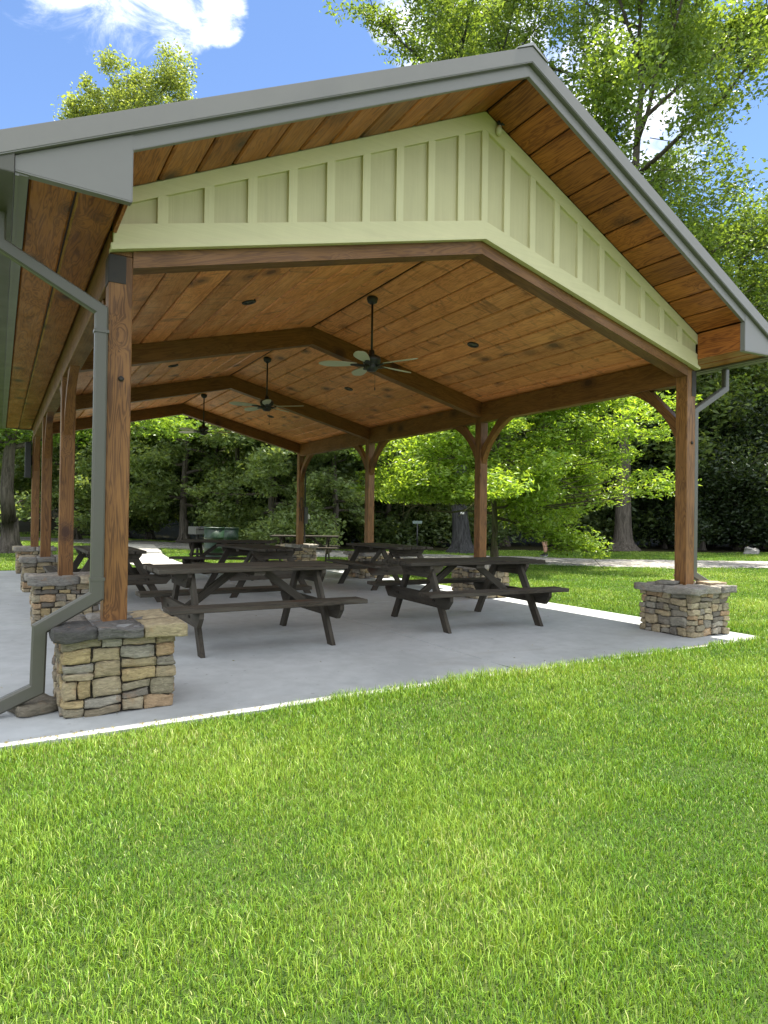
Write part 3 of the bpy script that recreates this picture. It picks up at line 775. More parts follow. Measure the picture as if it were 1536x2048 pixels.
# ------------------------------------------------------------------ picnic tables
def make_table():
    t = thing('picnic_table', 'x', 'picnic table', (0, 0, 0), 0, 'weathered picnic tables under the pavilion')
    L, Wd, zt = 1.86, 0.74, 0.735
    b = MB(); n = 5; st = Wd / n
    for i in range(n):
        e = random.uniform(-0.006, 0.006)
        b.box((-L / 2 + e, -Wd / 2 + st * i + 0.007, zt - 0.04), (L / 2 + e, -Wd / 2 + st * (i + 1) - 0.007, zt), grain=0, bev=0.005)
    b.build('tabletop', M['table'], t)
    for sg in (-1, 1):
        b = MB()
        for y0 in (0.525, 0.655):
            ya, yb = sorted((sg * y0, sg * (y0 + 0.12)))
            b.box((-L / 2, ya, 0.395), (L / 2, yb, 0.435), grain=0, bev=0.006)
        b.build('bench', M['table'], t)
    for sx in (-1, 1):
        for sy in (-1, 1):
            b = MB(); x0 = sx * 0.60; x1 = x0 + sx * 0.04
            w = 0.05
            b.prism([(sy * (0.675), 0.0), (sy * (0.57), 0.0), (sy * 0.17, 0.695), (sy * 0.275, 0.695)], 'x', min(x0, x1), max(x0, x1), grain=(0, -sy * 0.42, 0.695))
            b.build('leg', M['table'], t)
        b = MB(); x0 = sx * 0.641; x1 = x0 + sx * 0.04
        b.prism([(-0.76, 0.395), (0.76, 0.395), (0.76, 0.345), (0.68, 0.255), (-0.68, 0.255), (-0.76, 0.345)], 'x', min(x0, x1), max(x0, x1), grain=1)
        for y in (-0.44, -0.4, 0.4, 0.44): b.lathe([(0, 0), (0.013, 0), (0.013, 0.006), (0, 0.008)], seg=8, tint=(0.5, 0.5, 0.5), mtx=Matrix.Translation((sx * 0.681, y, 0.325)) @ Matrix.Rotation(sx * PI / 2, 4, 'Y'))
        b.build('seat_support', M['table'], t)
        b = MB(); x0 = sx * 0.641; x1 = x0 + sx * 0.04
        b.prism([(-0.35, 0.695), (0.35, 0.695), (0.35, 0.66), (0.27, 0.56), (-0.27, 0.56), (-0.35, 0.66)], 'x', min(x0, x1), max(x0, x1), grain=1)
        for y in (-0.22, 0.22): b.lathe([(0, 0), (0.013, 0), (0.013, 0.006), (0, 0.008)], seg=8, tint=(0.6, 0.6, 0.6), mtx=Matrix.Translation((sx * 0.681, y, 0.63)) @ Matrix.Rotation(sx * PI / 2, 4, 'Y'))
        b.build('top_cleat', M['table'], t)
        b = MB(); b.prism([(sx * 0.64, 0.27), (sx * 0.64, 0.36), (sx * 0.19, 0.695), (sx * 0.07, 0.695)], 'y', -0.02, 0.02, grain=(-sx * 0.5, 0, 0.4))
        b.build('brace', M['table'], t)
    b = MB(); b.box((-0.055, -0.33, 0.655), (0.055, 0.33, 0.694), grain=1); b.build('top_cleat', M['table'], t)
    return t
tab = make_table(); random.seed(9)
TABS = [((1.485, 1.67, 0.001), 0.0, 'weathered grey picnic table nearest the stone pier with the downspout'),
        ((4.16, 1.66, 0.001), R(-4), 'dark picnic table nearest the front right stone pier'),
        ((5.42, 5.60, 0.001), R(90), 'picnic table with reddish sunlit braces between the two middle right posts'),
        ((0.70, 5.52, 0.001), R(90), 'dark picnic table half hidden behind the front left post'),
        ((2.97, 5.62, 0.001), R(93), 'dark picnic table end on in the middle of the pavilion, behind the nearest table'),
        ((3.30, 8.25, 0.001), R(-30), 'dark picnic table standing broadside in front of the green drums')]
for i, (loc, rz, lb) in enumerate(TABS):
    o = tab if i == 0 else dup(tab)
    o.location = loc; o.rotation_euler = (0, 0, rz); o['label'] = lb
x, y = 6.75, 12.3
o = dup(tab, (x, y, float(hgt(x, y)) + 0.005), R(-30), label='sunlit pale picnic table on the grass beyond the far right post')

# ------------------------------------------------------------------ loose stones, drums, boxes
def slabstone(name, label, cat, loc, size, rot, colr, amp=0.006, group=None):
    bm = bmesh.new(); lay = bm.verts.layers.float_color.new('col')
    stone_piece(bm, (-size[0] / 2, -size[1] / 2, 0), (size[0] / 2, size[1] / 2, size[2]), 2, 1, colr, lay, amp, 0.2, 4)
    me = bpy.data.meshes.new(name); bm.to_mesh(me); bm.free()
    me.polygons.foreach_set('use_smooth', [True] * len(me.polygons))
    o = link(name, me, M['stone']); o.location = loc; o.rotation_euler = rot
    return tag(o, label, cat, group)
slabstone('flagstone', 'flat stone on the slab under the foot of the left downspout', 'stone', (-0.47, 0.0, 0.002), (0.24, 0.34, 0.06), (0, 0, R(18)), (0.17, 0.15, 0.11), 0.012)
slabstone('flagstone', 'thin dark loose stone on the left corner of the front right pier', 'stone', (W - 0.22, 0.05, HP + 0.002), (0.24, 0.2, 0.035), (0, 0, R(20)), (0.2, 0.19, 0.16))
slabstone('flagstone', 'pale flat loose stone lying on the sunny corner of the front right pier', 'stone', (W + 0.24, -0.17, HP + 0.002), (0.24, 0.2, 0.028), (0, 0, R(-12)), (0.36, 0.28, 0.19))
slabstone('flagstone', 'brown loose stone tilted against the front right post', 'stone', (W + 0.215, 0.13, HP + 0.004), (0.25, 0.16, 0.035), (0, R(27), R(-10)), (0.26, 0.2, 0.14))
slabstone('flagstone', 'loose slab of stone leaning on the third left pier', 'stone', (0.12, YF[2] - 0.46, 0.06), (0.3, 0.2, 0.05), (R(62), 0, R(8)), (0.24, 0.24, 0.22))
bx, by = at(1503, 27.6)
slabstone('boulder', 'pale boulder at the dark wood edge on the right', 'boulder', (bx, by, float(hgt(bx, by)) - 0.1), (0.6, 0.5, 0.34), (0.1, 0.08, 0.4), (0.34, 0.33, 0.3), 0.09)

def drum():
    t = thing('trash_drum', 'x', 'barrel', (0, 0, 0), 0, 'green steel drums on the grass')
    b = MB(); b.lathe([(0, 0), (0.285, 0), (0.29, 0.01), (0.283, 0.03), (0.283, 0.28), (0.291, 0.295), (0.283, 0.31), (0.283, 0.58), (0.291, 0.595), (0.283, 0.61), (0.283, 0.86), (0.27, 0.86), (0.265, 0.1), (0, 0.1)], seg=36); b.build('drum_body', M['green'], t)
    b = MB(); b.lathe([(0.272, 0.855), (0.294, 0.855), (0.298, 0.87), (0.294, 0.886), (0.272, 0.886), (0.268, 0.87)], seg=36); b.build('rim', M['green'], t)
    return t
d = drum(); x, y = at(429, 18.9); d.location = (x, y, float(hgt(x, y)) + 0.06); d['label'] = 'dark green steel drum, left and nearer of the pair behind the tables'
x, y = at(459, 20.4); d2 = dup(d, (x, y, float(hgt(x, y)) + 0.05), 0.4, label='green steel drum, right and farther of the pair behind the tables')
x, y = at(396, 20.0)
t = thing('park_grill', 'grey park grill on a post beside the green drums', 'grill', (x, y, float(hgt(x, y))), R(20))
b = MB(); b.tube([(0, 0, 0), (0, 0, 0.72)], 0.04, 10); b.build('post', M['dark'], t)
b = MB(); b.box((-0.2, -0.2, 0.72), (0.2, 0.2, 0.75)); b.box((-0.2, -0.2, 0.75), (-0.19, 0.2, 0.95)); b.box((0.19, -0.2, 0.75), (0.2, 0.2, 0.95)); b.box((-0.19, 0.19, 0.75), (0.19, 0.2, 0.95)); b.box((-0.19, -0.2, 0.75), (0.19, -0.19, 0.84)); b.build('firebox', M['grey'], t)
b = MB()
for i in range(9): b.box((-0.19 + i * 0.045, -0.22, 0.885), (-0.178 + i * 0.045, 0.19, 0.895))
b.box((0.2, -0.18, 0.84), (0.55, 0.18, 0.86)); b.box((0.2, -0.18, 0.78), (0.52, 0.18, 0.79)); b.build('grate', M['grey'], t)
# electrical gear on the far right post
xp, yp = W, YF[3]
t = thing('electrical_panel', 'grey electrical box with conduit on the far right post', 'electrical box', (xp + S + 0.05, yp - 0.02, 1.15))
b = MB(); b.box((-0.05, -0.1, -0.1), (0.045, 0.1, 0.32), bev=0.006); b.build('cabinet', M['grey'], t)
b = MB(); b.tube([(0, 0, 0.32), (0, 0, 1.2)], 0.02, 8); b.tube([(0, 0, -0.1), (0, 0, -0.58)], 0.02, 8); b.build('conduit', M['grey'], t)
t = thing('meter_box', 'small white rounded box beside the grey panel on the far right post', 'meter', (xp + S + 0.13, yp - 0.03, 1.22))
b = MB(); b.lathe([(0, -0.06), (0.05, -0.05), (0.058, -0.03), (0.058, 0.05), (0.045, 0.075), (0, 0.08)], seg=16); b.build('housing', M['white'], t)
b = MB(); b.box((-0.08, -0.02, -0.02), (-0.05, 0.02, 0.03)); b.build('mounting_arm', M['grey'], t)
b = MB()
zz = 1.45
b.tube([(xp + 0.0 + 0.045 * math.sin(a), yp - S - 0.012, zz + 0.1 + 0.16 * math.cos(a)) for a in np.linspace(0, 2 * PI, 20)], 0.008, 6)
b.tube([(xp - 0.03, yp - S - 0.012, zz - 0.05), (xp - 0.045, yp - S - 0.012, zz - 0.25), (xp - 0.04, yp - S - 0.012, zz - 0.33)], 0.008, 6)
b.tube([(xp + 0.02, yp - S - 0.012, zz - 0.05), (xp + 0.0, yp - S - 0.012, zz - 0.22), (xp + 0.01, yp - S - 0.012, zz - 0.34)], 0.008, 6)
tag(b.build('hanging_cord', M['black']), 'looped black cord hanging on the face of the far right post', 'cord')
t = thing('wall_speaker', 'dark flat box fixed to the outer side of the far left post', 'speaker', (-S - 0.075, YF[3] - 0.02, 2.32))
b = MB(); b.box((-0.06, -0.1, -0.37), (0.06, 0.1, 0.37), bev=0.012); b.build('cabinet', M['dark'], t)
b = MB(); b.box((0.06, -0.04, -0.1), (0.076, 0.04, 0.1)); b.build('bracket', M['plate'], t)
# trail sign
x, y = at(835, 27.5)
t = thing('trail_sign', 'small pale green sign on a thin post in the shade by the big trunk', 'sign', (x, y, float(hgt(x, y))), -YAW)
b = MB(); b.tube([(0, 0, 0), (0, 0, 1.18)], 0.03, 8); b.build('post', M['grey'], t)
b = MB(); b.box((-0.2, -0.032, 1.08), (0.2, -0.012, 1.2), tint=(1, 1, 1)); b.build('sign_board', plain('sign_green', (0.25, 0.33, 0.3), 0.5), t)

# ------------------------------------------------------------------ person (mostly hidden by the sunlit tree)
def skin_body(name, verts, edges, radii, m, parent, root=0, sub=2):
    me = bpy.data.meshes.new(name); me.from_pydata(verts, edges, [])
    o = bpy.data.objects.new(name, me); col.objects.link(o); o.parent = parent
    md = o.modifiers.new('skin', 'SKIN'); sv = me.skin_vertices[0].data
    for i, r in enumerate(radii): sv[i].radius = (r, r) if not isinstance(r, tuple) else r
    for i in range(len(verts)): sv[i].use_root = i == root
    md.use_smooth_shade = True
    s2 = o.modifiers.new('sub', 'SUBSURF'); s2.levels = sub; s2.render_levels = sub
    me.materials.append(m); return o
x, y = at(1090, 23.2)
per = thing('person', 'person in shorts and black sneakers walking on the drive, half hidden by leaves', 'person', (x, y, float(hgt(x, y)) + 0.035), -YAW + R(200))
V = [(0, 0, 0.93), (0, 0.01, 1.12), (0, 0, 1.36), (0, 0, 1.46), (0, -0.02, 1.56), (0, -0.01, 1.68)]; Ed = [(0, 1), (1, 2), (2, 3), (3, 4), (4, 5)]; Rd = [(0.12, 0.08), (0.1, 0.07), (0.11, 0.07), 0.055, (0.07, 0.085), (0.07, 0.08)]
for sx, st in ((-1, 0.10), (1, -0.14)):
    i = len(V); V += [(sx * 0.095, 0, 0.86), (sx * 0.1, -st * 0.7 - 0.02, 0.5), (sx * 0.1, -st * 0.9 + 0.02, 0.32), (sx * 0.1, -st + 0.04, 0.085), (sx * 0.105, -st - 0.1, 0.035)]
    Ed += [(0, i), (i, i + 1), (i + 1, i + 2), (i + 2, i + 3), (i + 3, i + 4)]; Rd += [0.085, 0.058, 0.056, 0.037, (0.04, 0.028)]
    i = len(V); V += [(sx * 0.19, 0, 1.38), (sx * 0.24, 0.03 * st, 1.12), (sx * 0.25, -0.12, 0.9), (sx * 0.245, -0.19, 0.85)]
    Ed += [(2, i), (i, i + 1), (i + 1, i + 2), (i + 2, i + 3)]; Rd += [0.058, 0.043, 0.03, 0.034]
skin_body('body', V, Ed, Rd, M['skin'], per)
skin_body('shirt', [(0, 0, 0.96), (0, 0.01, 1.12), (0, 0, 1.37), (-0.2, 0, 1.37), (-0.235, 0, 1.2), (0.2, 0, 1.37), (0.235, 0, 1.2)], [(0, 1), (1, 2), (2, 3), (3, 4), (2, 5), (5, 6)], [(0.175, 0.125), (0.155, 0.115), (0.17, 0.115), 0.07, 0.06, 0.07, 0.06], M['shirt'], per)
skin_body('shorts', [(0, 0, 0.96), (-0.095, 0, 0.84), (-0.1, -0.08, 0.58), (0.095, 0, 0.84), (0.1, 0.1, 0.58)], [(0, 1), (1, 2), (0, 3), (3, 4)], [(0.17, 0.125), 0.1, 0.09, 0.1, 0.09], M['cloth'], per)
skin_body('hair', [(0, 0.02, 1.63), (0, 0.02, 1.72)], [(0, 1)], [(0.078, 0.085), (0.075, 0.08)], M['hair'], per)
for sx, st in ((-1, 0.10), (1, -0.14)):
    b = MB(); cx, cy = sx * 0.103, -st - 0.03
    prof = [(cy + 0.12, 0.0), (cy - 0.15, 0.0), (cy - 0.165, 0.02), (cy - 0.15, 0.045), (cy - 0.06, 0.07), (cy + 0.01, 0.1), (cy + 0.1, 0.1), (cy + 0.125, 0.05)]
    b.prism(prof, 'x', cx - 0.048, cx + 0.048); so = b.build('shoe', M['shoe'], per)
    b = MB(); b.box((cx - 0.052, cy - 0.168, -0.002), (cx + 0.052, cy + 0.128, 0.02), bev=0.006); b.build('sole', M['sole'], so)

# ------------------------------------------------------------------ foliage
def leaves_mesh(name, P, size, rng, tilt=0.7, colA=(0.05, 0.1, 0.018), colB=(0.1, 0.16, 0.03), aspect=0.42, droop=0.15, cvar=0.25, axis=None):
    n = len(P)
    az = rng.uniform(0, 2 * PI, n)
    nr = rng.normal(0, tilt, (n, 3)); nr[:, 2] += 1.0; nr /= np.linalg.norm(nr, axis=1)[:, None]
    d = np.stack([np.cos(az), np.sin(az), rng.normal(-droop, 0.35, n)], -1)
    if axis is not None: d = d * 0.8 + axis
    d -= nr * (d * nr).sum(1)[:, None]; d /= np.linalg.norm(d, axis=1)[:, None] + 1e-9
    sd = np.cross(nr, d)
    s = size * rng.uniform(0.65, 1.35, n)[:, None]
    w = s * aspect * rng.uniform(0.8, 1.2, n)[:, None]
    fold = nr * s * 0.1
    V = np.empty((n, 4, 3), np.float32)
    V[:, 0] = P - d * s * 0.5; V[:, 1] = P + sd * w * 0.5 + fold - d * s * 0.05; V[:, 2] = P + d * s * 0.5 - nr * s * 0.08; V[:, 3] = P - sd * w * 0.5 + fold - d * s * 0.05
    base = np.arange(n)[:, None] * 4
    F = np.concatenate([base + np.array([0, 1, 2]), base + np.array([0, 2, 3])], 1).reshape(-1, 3)
    me = bpy.data.meshes.new(name)
    me.vertices.add(n * 4); me.vertices.foreach_set('co', V.ravel())
    me.loops.add(n * 6); me.loops.foreach_set('vertex_index', F.ravel().astype(np.int32))
    me.polygons.add(n * 2); me.polygons.foreach_set('loop_start', np.arange(n * 2, dtype=np.int32) * 3)
    me.update(calc_edges=True)
    t = rng.uniform(0, 1, n)[:, None]; c = np.array(colA) * (1 - t) + np.array(colB) * t
    c = c * rng.uniform(1 - cvar, 1 + cvar, n)[:, None]
    C = np.ones((n, 4, 4), np.float32); C[:, :, :3] = c[:, None, :]
    me.attributes.new('col', 'FLOAT_COLOR', 'POINT').data.foreach_set('color', C.ravel())
    me.materials.append(M['leaf'])
    return me

def skeleton(seed, h, crown_base, crown_r, trunk_r, limbs=14, flare=1.5, lean=0.02, shape='round', upw=0.55, sub=5, keep=1.0):
    """returns trunk MB and list of twig anchor points (pos, dir)"""
    rng = np.random.default_rng(seed); random.seed(seed)
    b = MB(); n = 12
    px = np.cumsum(rng.normal(0, lean, n)) * h / n * 3; py = np.cumsum(rng.normal(0, lean, n)) * h / n * 3; px[0] = py[0] = 0
    tz = np.linspace(0, h * 0.92, n)
    pts = [(0, 0, -0.25)] + [(px[i], py[i], tz[i]) for i in range(n)]
    rad = [trunk_r * flare * 1.25] + [trunk_r * (1 - 0.9 * (i / (n - 1)) ** 0.9) for i in range(n)]
    # flare rings near the ground
    pts = [pts[0], (0, 0, 0.0), (px[1] * 0.05, py[1] * 0.05, 0.18), (px[1] * .15, py[1] * .15, 0.5), (px[1] * .4, py[1] * .4, 1.1)] + pts[2:]
    rad = [trunk_r * flare * 1.3, trunk_r * flare * 1.12, trunk_r * (1 + (flare - 1) * 0.55), trunk_r * (1 + (flare - 1) * 0.2), trunk_r] + rad[2:]
    b.tube(pts, rad, 14)
    if flare > 1.4:
        for k in range(6):
            a = k * PI / 3 + rng.uniform(-0.3, 0.3); d = Vector((math.cos(a), math.sin(a), 0)); r = trunk_r
            b.tube([d * r * 0.6 + Vector((0, 0, 0.75)), d * r * 1.0 + Vector((0, 0, 0.32)), d * r * 1.6 + Vector((0, 0, 0.08)), d * r * 2.4 + Vector((0, 0, -0.12))], [r * 0.22, r * 0.3, r * 0.27, r * 0.12], 8)
    tw = []
    for k in range(limbs):
        t = (k + rng.uniform(0, 0.8)) / limbs; z = crown_base + (h * 0.9 - crown_base) * t
        prof = {'round': math.sin(PI * min(0.98, 0.16 + 0.8 * t)) ** 0.75, 'cone': 1.0 - 0.75 * t, 'vase': 0.45 + 0.6 * math.sin(PI * min(0.95, 0.1 + 0.75 * t))}[shape]
        L = crown_r * prof * rng.uniform(0.75, 1.12); a = k * 2.4 + rng.uniform(-0.5, 0.5)
        i = int(np.clip(z / (h * 0.92) * (n - 1), 0, n - 1)); base = Vector((px[i], py[i], z))
        u = upw * rng.uniform(0.6, 1.3) * (0.5 + t)
        d = Vector((math.cos(a), math.sin(a), u)).normalized()
        P = [base]; cur = base.copy(); dd = d.copy(); m = 6
        for q in range(m):
            dd = (dd + Vector(rng.normal(0, 0.14, 3)) + Vector((0, 0, -0.03))).normalized(); cur = cur + dd * L / m; P.append(cur.copy())
        lr = trunk_r * (0.42 - 0.25 * t); b.tube(P, [max(0.012, lr * (1 - 0.85 * q / m)) for q in range(m + 1)], 7)
        for q in range(2, m + 1):
            ns = sub if q < m else sub + 1
            for s_ in range(ns // 2 + (1 if rng.random() < 0.5 else 0)):
                ax = Vector(rng.normal(0, 1, 3)); e = (dd + ax * 0.75).normalized(); l2 = L * rng.uniform(0.16, 0.36)
                if rng.random() > keep: continue
                p1 = P[q] + e * l2 * 0.5; p2 = p1 + (e + Vector((0, 0, rng.uniform(-0.2, 0.2)))).normalized() * l2 * 0.5
                b.tube([P[q], p1, p2], [max(0.01, lr * 0.22), max(0.008, lr * 0.14), 0.006], 5)
                tw.append((p1, e)); tw.append((p2, e))
            tw.append((P[q], dd))
    return b, tw

def tree(name, label, loc, h, cb, cr, tr, seed, nleaf=40000, size=0.17, spread=0.55, flat=0.6, bark='bark', rz=0.0, group=None, colA=(0.045, 0.09, 0.018), colB=(0.085, 0.15, 0.03), limbs=15, shape='round', flare=1.5, upw=0.55, aspect=0.5, tilt=0.75, sub=5, keep=1.0, lean=0.02, cat='tree', extra=(), cut=None):
    t = thing(name, label, cat, loc, rz, group)
    b, tw = skeleton(seed, h, cb, cr, tr, limbs, flare, lean, shape, upw, sub, keep)
    for q in extra:
        k_ = (1.0 if q[2] < 2 else -0.5) if q[2] < 4.5 else -1.6; w0 = Vector((q[0] * 0.25, q[1] * 0.25, q[2] + k_)); w1 = Vector((q[0] * 0.7, q[1] * 0.7, q[2] + k_ * 0.55))
        b.tube([w0, w1, Vector(q)], [0.02, 0.014, 0.005], 5)
    b.build('trunk', M[bark], t)
    rng = np.random.default_rng(seed + 100)
    A = np.array([tuple(p) for p, e in tw] + [tuple(q) for q in extra])
    sz = rng.lognormal(0, 0.38, len(A)); pr = sz ** 2.4; pr /= pr.sum()
    idx = rng.choice(len(A), nleaf, p=pr)
    off = rng.normal(0, 1, (nleaf, 3)); off /= np.linalg.norm(off, axis=1)[:, None]
    off *= (rng.random(nleaf) ** 0.45)[:, None] * (1 + 0.25 * np.sin(off[:, :1] * 5 + idx[:, None]) * np.sin(off[:, 1:2] * 6 + 2 * idx[:, None]))
    P = A[idx] + off * (spread * 1.35 * sz[idx])[:, None] * np.array([1, 1, flat])
    P = P[P[:, 2] > 0.3]
    if cut: P = P[~((P[:, 0] * RH.x + P[:, 1] * RH.y < cut[0]) & (P[:, 2] < cut[1]))]
    link('crown', leaves_mesh('crown', P, size, rng, tilt, colA, colB, aspect), None, t)
    return t

GL = dict(colA=(0.05, 0.105, 0.02), colB=(0.1, 0.17, 0.035))
def g3(p): return (p[0], p[1], float(hgt(p[0], p[1])))
# named trees
stx = []; rng = np.random.default_rng(31); b0 = at(1247, 29.5)
while len(stx) < 75:
    a_, y_ = rng.uniform(1230, 1570), rng.uniform(250, 620)
    if (a_ > 1440 and y_ < 350) or y_ < 250 + (1400 - a_) * 0.6: continue
    dd = 29.5 + rng.uniform(-3, 4); q_ = at(a_, dd); stx.append((q_[0] - b0[0], q_[1] - b0[1], 1.3 + (1042 - y_) / FPX * dd))
tree('shade_tree', 'tall broad tree with thick dark limbs rising right of the pavilion roof', g3(at(1247, 29.5)), 31, 9.5, 7.8, 0.36, 31, 135000, 0.22, 0.66, 0.8, 'bark', flare=1.9, keep=0.5, tilt=1.1, limbs=26, upw=1.0, shape='vase', sub=8, colA=(0.115, 0.195, 0.036), colB=(0.215, 0.31, 0.075), extra=stx)
tree('shade_tree', 'big dark trunk with a small white tag, seen between two right posts', g3((15.1, 16.1)), 23.5, 10, 5.4, 0.33, 42, 34000, 0.2, 0.42, 0.6, 'barkd', flare=1.8, limbs=20, keep=0.45, upw=1.2, shape='vase', colA=(0.1, 0.17, 0.035), colB=(0.18, 0.26, 0.065), aspect=0.38, sub=7)
b = MB(); b.box((-0.07, -0.01, 0), (0.07, 0.01, 0.08)); tg = b.build('tree_tag', M['white']); tag(tg, 'small white tag on the big dark trunk', 'tag')
dv = Vector((CAM[0] - 15.1, CAM[1] - 16.1, 0)).normalized(); tg.location = (15.1 + dv.x * 0.345, 16.1 + dv.y * 0.345, 1.42); tg.rotation_euler.z = -YAW * 1.3
mb0 = at(990, 17.2); mex = []
for px_, z_ in ((1060, 1.25), (1085, 1.05), (1100, 0.95), (1078, 1.5), (1110, 1.4), (1135, 1.15), (1095, 1.75), (1070, 0.8), (1150, 1.5), (1045, 1.6)):
    q_ = at(px_, 16.9 + 0.3 * math.sin(px_)); mex.append((q_[0] - mb0[0], q_[1] - mb0[1], z_ + 0.1))
for px_, y_ in ((1215, 900), (1240, 930), (1265, 905), (1285, 945), (1310, 965), (1250, 965), (1225, 985), (1200, 1010), (1185, 950), (1180, 870), (1150, 830), (1210, 860), (1275, 985), (1325, 975)):
    dd_ = 16.6 + 0.5 * math.sin(px_ * 1.7); q_ = at(px_, dd_); mex.append((q_[0] - mb0[0], q_[1] - mb0[1], 1.28 + (1043 - y_) / FPX * dd_))
tree('maple_tree', 'small sunlit bright green tree with mossy trunk in front of the dark wood', g3(at(990, 17.2)), 5.9, 1.25, 3.9, 0.1, 53, 100000, 0.14, 0.3, 0.45, 'barkm', flare=1.3, keep=0.7, limbs=28, upw=0.26, shape='round', colA=(0.17, 0.3, 0.035), colB=(0.31, 0.44, 0.075), aspect=0.36, tilt=0.85, sub=8, extra=mex, cut=(0.15, 1.75))
tree('lawn_tree', 'tree with bare grey trunk on the lawn at the left edge', g3((-0.31, 19.7)), 12.0, 3.1, 4.6, 0.24, 64, 44000, 0.17, 0.42, 0.4, 'bark', flare=1.7, keep=0.6, limbs=22, upw=0.25, colA=(0.12, 0.22, 0.03), colB=(0.2, 0.32, 0.06))
tree('wood_tree', 'slim grey trunk with hanging foliage seen behind the green drums', g3((6.9, 26.8)), 13, 1.6, 4.6, 0.2, 75, 40000, 0.22, 0.42, 0.45, 'bark', limbs=30, keep=0.5, upw=0.1, tilt=1.3, shape='cone', colA=(0.14, 0.21, 0.07), colB=(0.25, 0.33, 0.13))
p = at(246, 38); tex = []
rng = np.random.default_rng(12)
for px_, py_, r_ in ((130, 245, 12), (160, 205, 26), (180, 230, 30), (210, 160, 22), (225, 190, 36), (255, 175, 30), (275, 205, 40), (310, 160, 24), (325, 185, 34), (300, 225, 40), (350, 195, 22), (362, 220, 22), (235, 235, 40), (200, 260, 40), (270, 260, 40), (340, 250, 34), (150, 265, 34)):
    for k in range(9):
        dd = 38 + rng.uniform(-2.2, 2.2); q_ = at(px_ + rng.normal(0, r_ * 0.45), dd); tex.append((q_[0] - p[0], q_[1] - p[1], 1.2 + (1030 - py_ + rng.normal(0, r_ * 0.4)) / FPX * 38 + 0.2))
tree('tall_tree', 'distant leafy tree top showing above the left roof slope', g3(p), 24.0, 13, 3.6, 0.3, 86, 46000, 0.18, 0.36, 0.9, 'bark', limbs=14, upw=1.3, shape='round', sub=4, keep=0.3, tilt=1.0, colA=(0.17, 0.24, 0.06), colB=(0.3, 0.37, 0.12), extra=tex)
wt = bpy.data.objects['wood_tree']
o = dup(wt, g3(at(545, 27.5)), 2.1, 0.85, label='airy sunlit tree between the green drums and the far right post')
o = dup(wt, g3(at(668, 27.0)), 4.0, 0.75, label='airy sunlit tree seen between the two far right posts')
o = dup(wt, g3(at(150, 33)), 1.1, 1.0, label='bright airy tree seen between the left row of posts')
slim = tree('slim_tree', 'slim bare trunk standing at the edge of the shaded wood', (0, 0, 0), 17, 6.5, 3.2, 0.13, 91, 3500, 0.24, 0.6, 0.6, 'bark', limbs=16, upw=0.5, keep=0.5, group='slim trunks at the wood edge', colA=(0.085, 0.15, 0.035), colB=(0.16, 0.23, 0.06))
for i, (px, D, s) in enumerate(((478, 29.5, 1.0), (556, 28.5, 1.1), (655, 30, .8), (1405, 31, .85), (1480, 33, 1.0))):
    o = slim if i == 0 else dup(slim)
    o.location = g3(at(px, D)); o.rotation_euler.z = i * 1.3; o.scale = (s, s, s)
# understory and wood behind: shared meshes
und = [tree('wood_tree', 'dark leafy tree at the edge of the wood', (0, 0, 0), 11, 1.2, 4.6, 0.16, s, 24000, 0.25, 0.5, 0.5, 'bark', limbs=22, keep=0.45, upw=0.32, tilt=1.3, group='leafy trees along the wood edge', colA=cA, colB=cB)
       for s, cA, cB in ((201, (0.1, 0.165, 0.04), (0.2, 0.27, 0.09)), (202, (0.12, 0.185, 0.05), (0.23, 0.3, 0.1)), (203, (0.085, 0.145, 0.05), (0.18, 0.24, 0.1)))]
tall = [tree('tall_tree', 'tall tree deep in the wood', (0, 0, 0), 24, 6, 6.0, 0.28, s, 60000, 0.27, 0.75, 0.8, 'bark', limbs=26, keep=0.5, upw=0.6, tilt=1.1, sub=7, group='tall trees deep in the wood', colA=(0.13, 0.21, 0.035), colB=(0.24, 0.33, 0.07)) for s in (301, 302)]
UND = [(1385, 33, 1.15), (1475, 36, 1.3), (1560, 37, 1.35), (-70, 33, 1.0), (95, 44, 1.15), (215, 41, 1.1), (300, 36, 1.0), (430, 33, .95), (520, 36, 1.1), (600, 31, .9), (690, 33.5, 1.05), (775, 31, .95), (860, 35, 1.1), (1010, 32, 1.0), (1110, 34, 1.1), (1190, 37, 1.05), (1330, 35, 1.1), (1420, 36, 1.15), (1520, 33.5, 1.1), (1690, 33, 1.0)]
for i, (px, D, s) in enumerate(UND):
    o = und[i] if i < 3 else dup(und[i % 3])
    o.location = g3(at(px, D)); o.rotation_euler.z = i * 1.7; o.scale = (s, s, s * (0.9 + 0.2 * ((i * 7) % 5) / 5))
TALL = [(-150, 42, .6), (20, 52, .72), (160, 50, .7), (380, 46, .75), (560, 44, .8), (720, 44, .85), (870, 46, .95), (1010, 46, 1.0), (1130, 42, .8), (1300, 45, .8), (1430, 44, .75), (1545, 47, .8), (1720, 50, .8)]
for i, (px, D, s) in enumerate(TALL):
    o = tall[i] if i < 2 else dup(tall[i % 2])
    o.location = g3(at(px, D)); o.rotation_euler.z = i * 2.3; o.scale = (s, s, s)
painted_shrub = tree('painted_shade_shrub', 'leafy shrub with deep shade painted into its dark leaves, on the bank behind the front right post', (0, 0, 0), 7.0, 0.4, 3.6, 0.09, 411, 26000, 0.2, 0.5, 0.6, 'bark', limbs=26, keep=0.7, upw=0.4, tilt=1.2, group='shade-painted shrubs on the right bank', colA=(0.028, 0.052, 0.02), colB=(0.06, 0.09, 0.04))  # leaf colours darkened to paint in the deep shade of the bank
